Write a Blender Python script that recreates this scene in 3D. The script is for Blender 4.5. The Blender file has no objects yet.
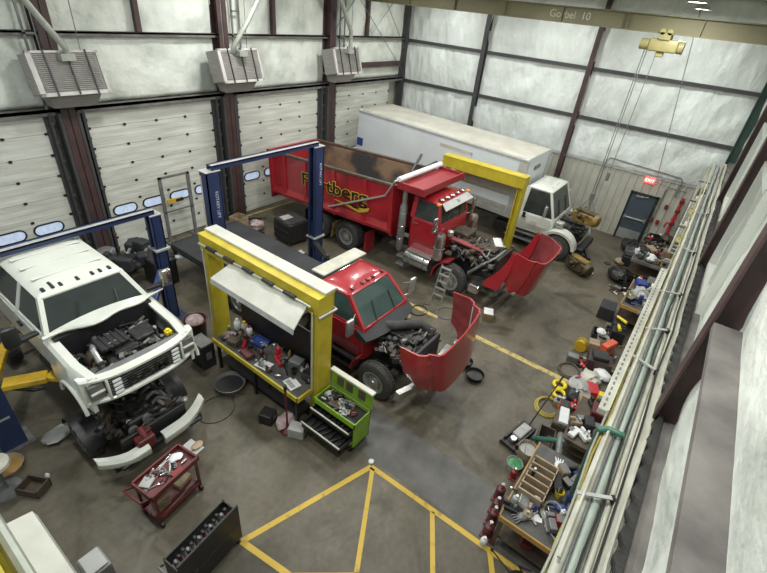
import bpy, bmesh, math, random
from mathutils import Vector, Matrix, Euler, noise
R = math.radians
rnd = random.Random(7)
COL = bpy.context.scene.collection
sc = bpy.context.scene

# ------------------------------------------------------------ materials
def mat(name, col, rough=.5, metal=0., col2=None, scale=4., bump=0., bscale=30., emit=None, estr=0., contrast=(.35, .65), stretch=None, trans=0., coat=0., bdist=.03):
    m = bpy.data.materials.new(name); m.use_nodes = True
    nt = m.node_tree; b = nt.nodes['Principled BSDF']
    b.inputs['Base Color'].default_value = (*col, 1)
    b.inputs['Roughness'].default_value = rough
    b.inputs['Metallic'].default_value = metal
    if coat: b.inputs['Coat Weight'].default_value = coat; b.inputs['Coat Roughness'].default_value = .08
    if trans: b.inputs['Transmission Weight'].default_value = trans
    if emit: b.inputs['Emission Color'].default_value = (*emit, 1); b.inputs['Emission Strength'].default_value = estr
    tc = nt.nodes.new('ShaderNodeTexCoord'); vec = tc.outputs['Object']
    if stretch:
        mp = nt.nodes.new('ShaderNodeMapping'); mp.inputs['Scale'].default_value = stretch
        nt.links.new(vec, mp.inputs['Vector']); vec = mp.outputs['Vector']
    c2 = col2 or tuple(c * .82 for c in col)
    n = nt.nodes.new('ShaderNodeTexNoise'); n.inputs['Scale'].default_value = scale; n.inputs['Detail'].default_value = 6
    nt.links.new(vec, n.inputs['Vector'])
    r = nt.nodes.new('ShaderNodeValToRGB'); e = r.color_ramp.elements
    e[0].position, e[1].position = contrast; e[0].color = (*c2, 1); e[1].color = (*col, 1)
    nt.links.new(n.outputs['Fac'], r.inputs['Fac']); nt.links.new(r.outputs['Color'], b.inputs['Base Color'])
    if bump:
        n2 = nt.nodes.new('ShaderNodeTexNoise'); n2.inputs['Scale'].default_value = bscale; n2.inputs['Detail'].default_value = 4
        nt.links.new(vec, n2.inputs['Vector'])
        bp = nt.nodes.new('ShaderNodeBump'); bp.inputs['Strength'].default_value = bump; bp.inputs['Distance'].default_value = bdist
        nt.links.new(n2.outputs['Fac'], bp.inputs['Height']); nt.links.new(bp.outputs['Normal'], b.inputs['Normal'])
    return m
M = {}
M['insul'] = mat('insulation', (.74, .78, .75), .42, col2=(.62, .655, .61), scale=1.2, bump=.9, bscale=3.2, stretch=(1, 1, .45), bdist=.12)
M['insul2'] = mat('stained_insulation', (.70, .73, .66), .5, col2=(.42, .45, .40), scale=.9, bump=.7, bscale=4, contrast=(.3, .55), bdist=.06)
M['door'] = mat('overhead_door', (.66, .67, .60), .5, col2=(.50, .50, .44), scale=1.5, stretch=(.5, 1, 4))
M['liner'] = mat('liner_panel', (.46, .45, .38), .5, col2=(.40, .39, .33), scale=2)
M['maroon'] = mat('primer_steel', (.070, .036, .033), .55, col2=(.045, .026, .025), scale=3)
M['girt'] = mat('dusty_girt', (.19, .175, .16), .6, col2=(.10, .09, .085), scale=2.5, bump=.1)
M['darkgirt'] = mat('dark_girt', (.055, .055, .055), .55)
M['green_trim'] = mat('green_steel', (.03, .07, .055), .5)
M['white'] = mat('white_paint', (.64, .66, .59), .3, col2=(.60, .62, .55), scale=2, coat=.5)
M['boxwhite'] = mat('box_white', (.62, .66, .67), .45, col2=(.56, .60, .61), scale=1)
M['boxroof'] = mat('box_roof', (.52, .50, .43), .6, col2=(.42, .40, .34), scale=1.5)
M['cream'] = mat('cream_steel', (.56, .55, .46), .45, col2=(.44, .43, .35), scale=3)
M['red'] = mat('red_paint', (.37, .020, .028), .28, col2=(.31, .016, .022), scale=1.5, coat=.6)
M['dred'] = mat('dull_red', (.28, .022, .028), .42, col2=(.21, .016, .02), scale=2.5, contrast=(.3, .7))
M['pink'] = mat('inside_red', (.30, .05, .055), .5, col2=(.17, .03, .03), scale=3)
M['cartred'] = mat('cart_red', (.14, .022, .022), .4, col2=(.08, .015, .015), scale=6)
M['blue'] = mat('lift_blue', (.024, .042, .115), .4, col2=(.018, .032, .085), scale=2)
M['yellow'] = mat('frame_yellow', (.52, .42, .03), .45, col2=(.40, .30, .02), scale=3, contrast=(.25, .6))
M['armyellow'] = mat('arm_yellow', (.66, .42, .02), .4, col2=(.5, .3, .02), scale=4)
M['hoist'] = mat('hoist_beige', (.34, .30, .12), .5, col2=(.25, .22, .09), scale=2)
M['crane'] = mat('crane_beam', (.20, .185, .095), .6, col2=(.15, .138, .075), scale=.8)
M['line'] = mat('floor_paint', (.58, .39, .05), .6, col2=(.34, .25, .07), scale=7, contrast=(.28, .45))
M['linepale'] = mat('worn_floor_paint', (.50, .38, .12), .6, col2=(.22, .19, .11), scale=6, contrast=(.36, .5))
M['black'] = mat('black', (.018, .018, .019), .45)
M['rubber'] = mat('rubber', (.035, .034, .033), .8, col2=(.055, .052, .048), scale=6)
M['deck'] = mat('deck_black', (.033, .035, .037), .65, col2=(.022, .023, .025), scale=3, stretch=(1, 4, 1))
M['grey'] = mat('grey_steel', (.22, .22, .215), .45, .3, col2=(.15, .15, .145), scale=4)
M['lgrey'] = mat('light_grey', (.42, .42, .40), .5, col2=(.34, .34, .32), scale=4)
M['pipegrey'] = mat('conduit', (.40, .42, .36), .4, .3, col2=(.32, .34, .29), scale=4)
M['pipewhite'] = mat('pale_pipe', (.52, .52, .44), .45, col2=(.38, .37, .30), scale=3)
M['pipeblue'] = mat('pale_teal_pipe', (.36, .42, .36), .4, col2=(.29, .34, .29), scale=3)
M['chrome'] = mat('chrome', (.72, .72, .70), .18, .95, col2=(.55, .55, .54), scale=3)
M['alu'] = mat('aluminium', (.55, .55, .53), .35, .7)
M['oily'] = mat('oily_metal', (.045, .042, .038), .4, .4, col2=(.018, .017, .016), scale=9, bump=.3)
M['oilbrown'] = mat('oily_engine', (.10, .075, .05), .45, .3, col2=(.035, .028, .022), scale=8, bump=.3)
M['rust'] = mat('rusty_bed', (.25, .165, .10), .8, col2=(.045, .045, .044), scale=.8, contrast=(.44, .58))
M['engyellow'] = mat('engine_yellow', (.28, .18, .03), .45, col2=(.14, .09, .03), scale=6)
M['engbrown'] = mat('engine_ochre', (.10, .07, .025), .5, col2=(.05, .04, .02), scale=8)
M['glass'] = mat('tinted_glass', (.036, .044, .042), .09)
M['glassgreen'] = mat('green_glass', (.045, .075, .068), .08)
M['greypane'] = mat('grey_pane', (.16, .175, .175), .15)
M['doorglass'] = mat('daylight_window', (.30, .36, .42), .2, emit=(.62, .75, 1.), estr=.45, col2=(.45, .52, .6), scale=12)
M['teal'] = mat('teal_pipe', (.05, .15, .10), .4, col2=(.035, .13, .09), scale=4)
M['lime'] = mat('lime_paint', (.24, .42, .025), .4, col2=(.18, .33, .02), scale=4)
M['doorblue'] = mat('slate_door', (.062, .085, .105), .4, col2=(.05, .07, .088), scale=2)
M['wood'] = mat('edge_wood', (.46, .27, .08), .6, col2=(.34, .2, .06), scale=4)
M['palewood'] = mat('pale_wood', (.40, .31, .20), .6, col2=(.28, .21, .13), scale=5)
M['bench'] = mat('bench_top', (.10, .095, .088), .5, col2=(.05, .048, .045), scale=5)
M['card'] = mat('cardboard', (.26, .17, .09), .8, col2=(.19, .12, .07), scale=4)
M['paper'] = mat('paper', (.78, .79, .78), .6, col2=(.7, .71, .70), scale=3)
M['bred'] = mat('bright_red', (.50, .02, .03), .4)
M['orange'] = mat('orange_plastic', (.70, .13, .06), .4)
M['byellow'] = mat('bright_yellow', (.85, .66, .02), .4)
M['bblue'] = mat('blue_plastic', (.03, .06, .24), .4)
M['bgreen'] = mat('green_plastic', (.05, .30, .10), .4)
M['hosey'] = mat('yellow_hose', (.46, .37, .06), .5)
M['mud'] = mat('mudflap_tan', (.30, .20, .07), .7, col2=(.12, .08, .04), scale=6)
M['brownbox'] = mat('brown_steel', (.10, .075, .05), .5, col2=(.06, .045, .03), scale=5)
M['amber'] = mat('amber_lens', (.8, .25, .05), .3, emit=(1, .3, .05), estr=.15)
M['exit'] = mat('exit_red', (.8, .08, .06), .4, emit=(1, .09, .07), estr=2.6)
M['exitw'] = mat('exit_letters', (.9, .5, .5), .4, emit=(1, .62, .58), estr=3)
M['lamp'] = mat('lamp_lens', (1, 1, 1), .4, emit=(1, 1, .96), estr=14)
M['ltray'] = mat('light_tray', (.53, .53, .46), .5, col2=(.44, .44, .38), scale=3)
M['decal'] = mat('decal_white', (.62, .66, .72), .5)
M['craneletter'] = mat('crane_letters', (.46, .45, .36), .5)
M['txtblack'] = mat('letter_black', (.015, .014, .012), .4)
M['txtyellow'] = mat('letter_yellow', (.66, .46, .04), .4)
M['heater'] = mat('heater_grey', (.36, .34, .32), .45, .2, col2=(.29, .27, .26), scale=2, stretch=(1, 1, 8))
M['heaterl'] = mat('heater_frame', (.50, .48, .45), .5)
M['rag'] = mat('rag', (.50, .42, .40), .9, col2=(.3, .2, .2), scale=9)

def floor_mat():
    m = bpy.data.materials.new('concrete_floor'); m.use_nodes = True; nt = m.node_tree; b = nt.nodes['Principled BSDF']
    tc = nt.nodes.new('ShaderNodeTexCoord')
    def nz(s, d=8, dist=0.):
        n = nt.nodes.new('ShaderNodeTexNoise'); n.inputs['Scale'].default_value = s; n.inputs['Detail'].default_value = d; n.inputs['Distortion'].default_value = dist
        nt.links.new(tc.outputs['Object'], n.inputs['Vector']); return n
    def ramp(n, a, ca, z, cb):
        r = nt.nodes.new('ShaderNodeValToRGB'); e = r.color_ramp.elements; e[0].position = a; e[1].position = z; e[0].color = (*ca, 1); e[1].color = (*cb, 1)
        nt.links.new(n.outputs['Fac'], r.inputs['Fac']); return r
    base = ramp(nz(.55, 8, .6), .3, (.084, .071, .047), .72, (.150, .131, .093))
    stain = ramp(nz(.9, 5, 1.2), .52, (1, 1, 1), .70, (.52, .50, .48))
    fine = ramp(nz(9, 6), .3, (.82, .82, .82), .7, (1.08, 1.08, 1.06))
    spots = ramp(nz(2.6, 3), .66, (1, 1, 1), .74, (1.25, 1.25, 1.25))
    last = base.outputs['Color']
    for r in (stain, fine, spots):
        mx = nt.nodes.new('ShaderNodeMix'); mx.data_type = 'RGBA'; mx.blend_type = 'MULTIPLY'; mx.inputs['Factor'].default_value = 1
        nt.links.new(last, mx.inputs['A']); nt.links.new(r.outputs['Color'], mx.inputs['B']); last = mx.outputs['Result']
    nt.links.new(last, b.inputs['Base Color'])
    rr = ramp(nz(1.4), .3, (.42,) * 3, .7, (.68,) * 3); nt.links.new(rr.outputs['Color'], b.inputs['Roughness'])
    return m
M['floor'] = floor_mat()
M['grate'] = mat('slab_band', (.125, .12, .108), .5, col2=(.075, .072, .065), scale=2.2)

# ------------------------------------------------------------ mesh builder
class MB:
    def __init__(s): s.bm = bmesh.new(); s.k = 0
    def faces(s, fs):
        for f in fs: f.material_index = s.k
    def box(s, c, d, rot=None, bev=0., m=None):
        bm = s.bm; vs = []
        hx, hy, hz = d[0] / 2, d[1] / 2, d[2] / 2
        mt = Matrix.Translation(Vector(c))
        if rot: mt = mt @ Euler([R(a) for a in rot]).to_matrix().to_4x4()
        if m is not None: mt = m @ mt
        for x, y, z in ((-1, -1, -1), (1, -1, -1), (1, 1, -1), (-1, 1, -1), (-1, -1, 1), (1, -1, 1), (1, 1, 1), (-1, 1, 1)):
            vs.append(bm.verts.new(mt @ Vector((x * hx, y * hy, z * hz))))
        F = [bm.faces.new([vs[i] for i in q]) for q in ((3, 2, 1, 0), (4, 5, 6, 7), (0, 1, 5, 4), (1, 2, 6, 5), (2, 3, 7, 6), (3, 0, 4, 7))]
        s.faces(F)
        if bev > 0:
            es = list({e for f in F for e in f.edges})
            r = bmesh.ops.bevel(bm, geom=es, offset=min(bev, min(d) * .45), segments=2, profile=.5, affect='EDGES')
            s.faces(r['faces'])
        return s
    def b2(s, a, b, bev=0.):   # by two corners
        return s.box([(a[i] + b[i]) / 2 for i in range(3)], [abs(b[i] - a[i]) for i in range(3)], bev=bev)
    def bar(s, p, q, w, h, up=(0, 0, 1), bev=0.):
        p, q = Vector(p), Vector(q); d = q - p; L = d.length; y = d.normalized()
        u = Vector(up)
        if abs(y.dot(u)) > .99: u = Vector((1, 0, 0))
        x = y.cross(u).normalized(); z = x.cross(y)
        mt = Matrix((x, y, z)).transposed().to_4x4(); mt.translation = (p + q) / 2
        return s.box((0, 0, 0), (w, L, h), bev=bev, m=mt)
    def loft(s, rings, cap=True, close=True):
        bm = s.bm; V = [[bm.verts.new(Vector(p)) for p in r] for r in rings]; n = len(rings[0]); F = []
        for a, b in zip(V, V[1:]):
            for i in range(n if close else n - 1):
                j = (i + 1) % n
                try: F.append(bm.faces.new((a[i], a[j], b[j], b[i])))
                except ValueError: pass
        if cap and close:
            F.append(bm.faces.new(list(reversed(V[0])))); F.append(bm.faces.new(V[-1]))
        s.faces(F); return s
    def tube(s, pts, r, n=8, cap=True):
        pts = [Vector(p) for p in pts]; rings = []; x = None
        rs = r if isinstance(r, (list, tuple)) else [r] * len(pts)
        for i, p in enumerate(pts):
            a = pts[max(i - 1, 0)]; b = pts[min(i + 1, len(pts) - 1)]; t = (b - a).normalized()
            if x is None:
                u = Vector((0, 0, 1)) if abs(t.z) < .9 else Vector((1, 0, 0)); x = t.cross(u).normalized()
            else:
                x = (x - t * x.dot(t)); x = x.normalized() if x.length > 1e-6 else t.orthogonal().normalized()
            y = t.cross(x)
            rings.append([p + (x * math.cos(k * 2 * math.pi / n) + y * math.sin(k * 2 * math.pi / n)) * rs[i] for k in range(n)])
        return s.loft(rings, cap)
    def cyl(s, p, q, r, r2=None, n=16): return s.tube([p, q], [r, r if r2 is None else r2], n)
    def lathe(s, prof, c=(0, 0, 0), axis='z', n=24, cap=True):
        rings = []
        for r, h in prof:
            ring = []
            for k in range(n):
                a = k * 2 * math.pi / n; u, v = r * math.cos(a), r * math.sin(a)
                p = {'z': (u, v, h), 'x': (h, u, v), 'y': (v, h, u)}[axis]
                ring.append((p[0] + c[0], p[1] + c[1], p[2] + c[2]))
            rings.append(ring)
        return s.loft(rings, cap)
    def prism(s, poly, axis, a, b):
        def P(u, v, w): return {'x': (w, u, v), 'y': (u, w, v), 'z': (u, v, w)}[axis]
        r = [[P(u, v, a) for u, v in poly], [P(u, v, b) for u, v in poly]]
        bm = s.bm; V = [[bm.verts.new(p) for p in q] for q in r]; n = len(poly); F = []
        for i in range(n):
            j = (i + 1) % n; F.append(bm.faces.new((V[0][i], V[0][j], V[1][j], V[1][i])))
        F.append(bm.faces.new(list(reversed(V[0])))); F.append(bm.faces.new(V[1])); s.faces(F); return s
    def sph(s, c, r, sc=(1, 1, 1), n=12):
        m = n // 2; prof = [(max(.001, math.sin(i * math.pi / m)) * r, -math.cos(i * math.pi / m) * r) for i in range(m + 1)]
        rings = [[(c[0] + p * math.cos(k * 2 * math.pi / n) * sc[0], c[1] + p * math.sin(k * 2 * math.pi / n) * sc[1], c[2] + h * sc[2]) for k in range(n)] for p, h in prof]
        return s.loft(rings)
    def torus(s, c, R_, r, axis='z', n=24, m=8, wob=0.):
        pts = []
        bm = s.bm; V = []
        for i in range(n):
            a = i * 2 * math.pi / n; rr = R_ * (1 + wob * math.sin(3 * a + 1)); ring = []
            for j in range(m):
                b = j * 2 * math.pi / m; q = rr + r * math.cos(b); h = r * math.sin(b); u, v = q * math.cos(a), q * math.sin(a)
                p = {'z': (u, v, h), 'x': (h, u, v), 'y': (v, h, u)}[axis]
                ring.append(bm.verts.new((p[0] + c[0], p[1] + c[1], p[2] + c[2])))
            V.append(ring)
        F = [bm.faces.new((V[i][j], V[(i + 1) % n][j], V[(i + 1) % n][(j + 1) % m], V[i][(j + 1) % m])) for i in range(n) for j in range(m)]
        s.faces(F); return s
    def plate(s, pts, th):   # polygon in 3-D given thickness
        P = [Vector(p) for p in pts]; nn = Vector((0, 0, 0))
        for i in range(len(P)): nn += P[i].cross(P[(i + 1) % len(P)])
        nn.normalize(); return s.loft([[p - nn * th / 2 for p in P], [p + nn * th / 2 for p in P]])
    def xf(s, m):
        bmesh.ops.transform(s.bm, matrix=m, verts=s.bm.verts[:]); return s
    def split(s, name, m, parent=None, smooth=False):
        bm = s.bm; bm.verts.ensure_lookup_table(); bm.verts.index_update(); seen = set(); out = []
        for v in bm.verts[:]:
            if v.index in seen: continue
            comp = []; st = [v]; seen.add(v.index)
            while st:
                q = st.pop(); comp.append(q)
                for e in q.link_edges:
                    o = e.other_vert(q)
                    if o.index not in seen: seen.add(o.index); st.append(o)
            fs = {f for q in comp for f in q.link_faces}; n = MB(); mp = {q.index: n.bm.verts.new(q.co) for q in comp}
            for f in fs: n.bm.faces.new([mp[q.index] for q in f.verts])
            out.append(n.build(name, m, parent, smooth))
        bm.free(); return out
    def build(s, name, m, parent=None, smooth=False, label=None):
        bmesh.ops.recalc_face_normals(s.bm, faces=s.bm.faces[:])
        me = bpy.data.meshes.new(name); s.bm.to_mesh(me); s.bm.free()
        for x in (m if isinstance(m, (list, tuple)) else [m]): me.materials.append(M[x] if isinstance(x, str) else x)
        if smooth:
            for p in me.polygons: p.use_smooth = True
            try: me.set_sharp_from_angle(angle=R(38))
            except Exception: pass
        o = bpy.data.objects.new(name, me); COL.objects.link(o)
        if parent is not None: o.parent = parent
        if label: o['label'] = label
        return o
def tag(o, label, cat, group=None, kind=None):
    o['label'] = label; o['category'] = cat
    if group: o['group'] = group
    if kind: o['kind'] = kind
    return o
def thing(name, label, cat, loc=(0, 0, 0), rz=0., group=None):
    o = bpy.data.objects.new(name, None); o.empty_display_size = .1; COL.objects.link(o); o.location = loc; o.rotation_euler = (0, 0, R(rz))
    return tag(o, label, cat, group)
def struct(o): o['kind'] = 'structure'; return o
def dup(root, loc, rz=None, label=None, group=None):
    def cp(o, par):
        c = o.copy(); COL.objects.link(c)
        if par is not None: c.parent = par
        for ch in [k for k in COL.objects if k.parent == o]: cp(ch, c)
        return c
    r = cp(root, None); r.location = loc
    if rz is not None: r.rotation_euler = (0, 0, R(rz))
    if label: r['label'] = label
    if group: r['group'] = group
    return r
def text(name, body, size, mtx, m, parent=None, depth=.008, off=0., shear=0., bold=0., sx=1.):
    cu = bpy.data.curves.new(name, 'FONT'); cu.body = body; cu.size = size; cu.extrude = depth; cu.offset = off; cu.shear = shear; cu.align_x = 'CENTER'; cu.align_y = 'CENTER'
    o = bpy.data.objects.new('tmp', cu); COL.objects.link(o); dg = bpy.context.evaluated_depsgraph_get()
    me = bpy.data.meshes.new_from_object(o.evaluated_get(dg)); bpy.data.objects.remove(o)
    me.transform(Matrix.Diagonal((sx, 1, 1, 1))); me.transform(mtx); me.materials.clear(); me.materials.append(M[m])
    t = bpy.data.objects.new(name, me); COL.objects.link(t)
    if parent is not None: t.parent = parent
    return t
def rr(cx, cy, hx, hy, z, r=.1, n=4, hx2=None):
    # rounded trapezoid ring in xy; hx front (y-), hx2 rear
    hx2 = hx if hx2 is None else hx2; out = []
    C = [(hx2 - r, hy - r, 0), (-hx2 + r, hy - r, 90), (-hx + r, -hy + r, 180), (hx - r, -hy + r, 270)]
    for x, y, a0 in C:
        for k in range(n + 1):
            a = R(a0 + 90 * k / n); out.append((cx + x + r * math.cos(a), cy + y + r * math.sin(a), z))
    return out
# ------------------------------------------------------------ the room
XW, YW, YR, ZC = 21.1, 14.4, -.95, 9.0
struct(MB().b2((-3, YR - .3, -.2), (XW + .3, YW + .3, 0)).build('floor', 'floor'))
floor = bpy.data.objects['floor']
struct(MB().b2((-3, YR - .3, ZC), (XW + .3, YW + .3, ZC + .2)).build('ceiling', 'insul2'))
def cloth(name, u0, u1, z0, z1, P, girts, cols, m, amp=.10, holes=()):
    # insulation blanket bulging between girts (z) and columns (u)
    bm = bmesh.new(); nu = int((u1 - u0) / .09); nv = int((z1 - z0) / .12); V = []
    for i in range(nu + 1):
        row = []
        for j in range(nv + 1):
            u = u0 + (u1 - u0) * i / nu; z = z0 + (z1 - z0) * j / nv
            g = [z0] + [g for g in girts if z0 < g < z1] + [z1]
            k = max(q for q in range(len(g)) if g[q] <= z + 1e-6); k = min(k, len(g) - 2)
            t = (z - g[k]) / (g[k + 1] - g[k]); b = math.sin(math.pi * min(max(t, 0), 1)) ** .5 if 0 < t < 1 else 0
            w = noise.noise(Vector((u * 2.2 + .5 * z, z * .55, 3.1 + u0))) * .7 + noise.noise(Vector((u * 5 - z * 1.2, z * 1.3, 9.))) * .35 + noise.noise(Vector((u * 1.0 + z * .9, z * .8, 19.))) * .8
            d = b * amp * (.55 + .8 * w)
            row.append(bm.verts.new(P(u, z, max(d, 0))))
        V.append(row)
    for i in range(nu):
        for j in range(nv):
            u = u0 + (u1 - u0) * (i + .5) / nu; z = z0 + (z1 - z0) * (j + .5) / nv
            if any(a < u < b and c < z < d for a, b, c, d in holes): continue
            bm.faces.new((V[i][j], V[i + 1][j], V[i + 1][j + 1], V[i][j + 1]))
    me = bpy.data.meshes.new(name); bm.to_mesh(me); bm.free(); me.materials.append(M[m])
    for p in me.polygons: p.use_smooth = True
    o = bpy.data.objects.new(name, me); COL.objects.link(o); sd = o.modifiers.new('s', 'SOLIDIFY'); sd.thickness = .05; sd.offset = 0
    return struct(o)
wf = cloth('wall_far', -.95, YW, 2.85, ZC, lambda u, z, d: (XW - d, u, z), (4.55, 6.38, 8.2), (), 'insul', .12)
wl = cloth('wall_left', -3, XW, 4.7, ZC, lambda u, z, d: (u, YW - d, z), (6.45, 8.3), (), 'insul2', .10)
wr = cloth('wall_right', -3, XW, 2.85, ZC, lambda u, z, d: (u, YR + d, z), (4.1, 5.5, 7.3), (), 'insul2', .10,
           holes=((7.5, 9.5, 4.35, 6.2), (12.5, 14.5, 4.35, 6.2)))
MB().b2((-3, YW + .15, 0), (XW + .3, YW + .3, ZC)).build('outer_sheet', 'liner', wl)
MB().b2((XW + .12, YR - .3, 0), (XW + .3, YW + .3, ZC)).build('outer_sheet', 'liner', wf)
# ribbed wainscot (far wall) with a door opening, and right wall
def ribbed(name, axis, a, b, z0, z1, at, sgn, parent, m='liner', skip=None):
    s = MB(); poly = []; u = a
    while u < b - 1e-6:
        for du, dd in ((0, 0), (.20, 0), (.225, .035), (.275, .035), (.30, 0)): poly.append((u + du, dd))
        u += .3
    segs = [(p, q) for p, q in zip(poly, poly[1:]) if q[0] > p[0]]
    for (u1, d1), (u2, d2) in segs:
        if u2 > b: break
        lo = z0
        if skip and skip[0] < (u1 + u2) / 2 < skip[1]: lo = skip[2]
        f = lambda u, d, z: (at + sgn * d, u, z) if axis == 'y' else (u, at + sgn * d, z)
        s.loft([[f(u1, d1, lo), f(u1, -.02, lo), f(u1, -.02, z1), f(u1, d1, z1)], [f(u2, d2, lo), f(u2, -.02, lo), f(u2, -.02, z1), f(u2, d2, z1)]])
    return s.build(name, m, parent)
ribbed('wainscot_panel', 'y', -.94, YW - .3, 0, 2.83, XW - .03, -1, wf, skip=(.95, 2.0, 2.12))
ribbed('wainscot_panel', 'x', -3, XW - .1, 0, 2.83, YR + .03, 1, wr)
for i, z in enumerate((2.85, 4.55, 6.38, 8.2)):
    s = MB(); s.b2((XW - .17, YR + .02, z - .04), (XW - .02, YW - .05, z + .03)); s.b2((XW - .19, YR + .02, z - .1), (XW - .17, YW - .05, z + .03))
    if i: struct(s.build('trim_%d' % (i + 1), 'darkgirt'))
    else: s.bm.free(); MB().b2((XW - .09, YR + .02, z - .03), (XW - .03, YW - .3, z + .02)).build('cap_strip', 'lgrey', wf)
def column(n, x, y, axis, m='maroon', z1=ZC, w=.26, d=.30):
    s = MB()
    if axis == 'x':   # web points along x
        s.b2((x - d / 2, y - w / 2, 0), (x - d / 2 + .025, y + w / 2, z1)); s.b2((x + d / 2 - .025, y - w / 2, 0), (x + d / 2, y + w / 2, z1)); s.b2((x - d / 2, y - .01, 0), (x + d / 2, y + .01, z1))
    else:
        s.b2((x - w / 2, y - d / 2, 0), (x + w / 2, y - d / 2 + .025, z1)); s.b2((x - w / 2, y + d / 2 - .025, 0), (x + w / 2, y + d / 2, z1)); s.b2((x - .01, y - d / 2, 0), (x + .01, y + d / 2, z1))
    return struct(s.build('trim_%d' % n, m))
for i, y in enumerate((9.9, 5.15)): column(10 + i, XW - .18, y, 'x', 'maroon' if i == 1 else 'darkgirt', d=.26, w=.2)
column(15, XW - .2, YW - .25, 'x', 'darkgirt', d=.4, w=.4)
column(16, XW - .3, YR + .2, 'y', 'green_trim', w=.3, d=.3)
for i, x in enumerate((5.0, 10.0, 15.0)):
    column(20 + i, x, YR + .14, 'y', 'maroon', w=.30, d=.30)
# right wall girts
for i, (xa, xb, z) in enumerate(((-3, 4.85, 5.52),)):
    s = MB(); s.b2((xa, YR + .03, z - .03), (xb, YR + .26, z)); s.b2((xa, YR + .26, z - .07), (xb, YR + .27, z - .001))
    struct(s.build('trim_%d' % (30 + i), 'girt'))
s = MB(); s.b2((-3, YR + .02, 4.02), (XW - .3, YR + .25, 4.06)); struct(s.build('trim_36', 'girt'))
for k, x0 in enumerate((7.5, 12.5)):
    w = MB(); X1 = x0 + 2.0; z0, z1 = 4.35, 6.2; y0, y1 = YR - .05, YR + .18
    w.b2((x0 - .05, y0, z0 - .05), (x0 + .04, y1, z1 + .05)); w.b2((X1 - .04, y0, z0 - .05), (X1 + .05, y1, z1 + .05)); w.b2((x0, y0, z0 - .05), (X1, y1, z0 + .04)); w.b2((x0, y0, z1 - .04), (X1, y1, z1 + .05)); w.b2((x0 + .97, y0, z0), (x0 + 1.03, y1 - .05, z1))
    wn = struct(w.build('window_%d' % (k + 1), 'white'))
    MB().b2((x0, YR - .01, z0), (X1, YR + .01, z1)).build('pane', 'greypane', wn)
    MB().b2((x0 - .1, YR - .1, z0 - .1), (X1 + .1, YR - .06, z1 + .1)).build('outer_sheet', 'grey', wn)
# left (overhead door) wall ------------------------------------------------
s = MB(); s.b2((-3, YW - .32, 4.60), (XW - .3, YW - .1, 4.68)); s.b2((-3, YW - .32, 4.52), (XW - .3, YW - .29, 4.68)); struct(s.build('trim_40', 'girt'))
s = MB(); s.b2((-3, YW - .26, 6.42), (XW - .3, YW - .06, 6.47)); s.b2((-3, YW - .26, 6.36), (XW - .3, YW - .24, 6.47)); struct(s.build('trim_41', 'girt'))
s = MB(); s.b2((15.4, YW - .3, 5.2), (XW - .3, YW - .2, 5.42)); struct(s.build('trim_42', 'maroon'))
s = MB(); s.b2((-3, YW - .26, 8.26), (XW - .3, YW - .06, 8.32)); struct(s.build('trim_43', 'girt'))
for i, x in enumerate((0, 5.0, 10.05, 15.25)):
    column(44 + i, x, YW - .28, 'y', 'maroon', w=.34, d=.42)
    for q, sg in enumerate((-1, 1)):
        s = MB(); s.b2((x + sg * .22 - .04, YW - .5, 0), (x + sg * .22 + .04, YW - .2, 4.6)); s.b2((x + sg * .40 - .03, YW - .34, 0), (x + sg * .40 + .03, YW - .12, 4.62)); s.b2((x + sg * .31, YW - .2, 0), (x + sg * .5, YW - .02, 4.65))
        for j in range(9): s.b2((x + sg * .40 - .05, YW - .38, .3 + j * .5), (x + sg * .40 + .05, YW - .33, .38 + j * .5))
        struct(s.build('trim_%d' % (50 + i * 2 + q), 'darkgirt'))
for i, x in enumerate((2.5, 7.45, 12.4, 17.8)):   # mullions above upper girt
    struct(MB().b2((x - .07, YW - .24, 6.45), (x + .07, YW - .08, ZC)).build('trim_%d' % (60 + i), 'maroon'))
s = MB()
for p, q in (((15.4, 6.6), (17.8, 8.9)), ((17.8, 8.9), (20.6, 6.0)), ((17.8, 6.5), (20.6, 8.9)), ((15.6, 8.9), (20.6, 5.0))): s.cyl((p[0], YW - .35, p[1]), (q[0], YW - .35, q[1]), .015, n=6)
struct(s.build('trim_64', 'grey'))
# ladder-like conduits beside the columns
for i, x in enumerate((4.55, 10.5, 15.8)):
    s = MB(); s.b2((x, YW - .35, 4.7), (x + .05, YW - .3, 8.9)); s.b2((x + .28, YW - .35, 4.7), (x + .33, YW - .3, 8.9))
    for j in range(6): s.b2((x, YW - .35, 5. + j * .7), (x + .33, YW - .3, 5.05 + j * .7))
    struct(s.build('trim_%d' % (65 + i), 'grey'))
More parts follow.
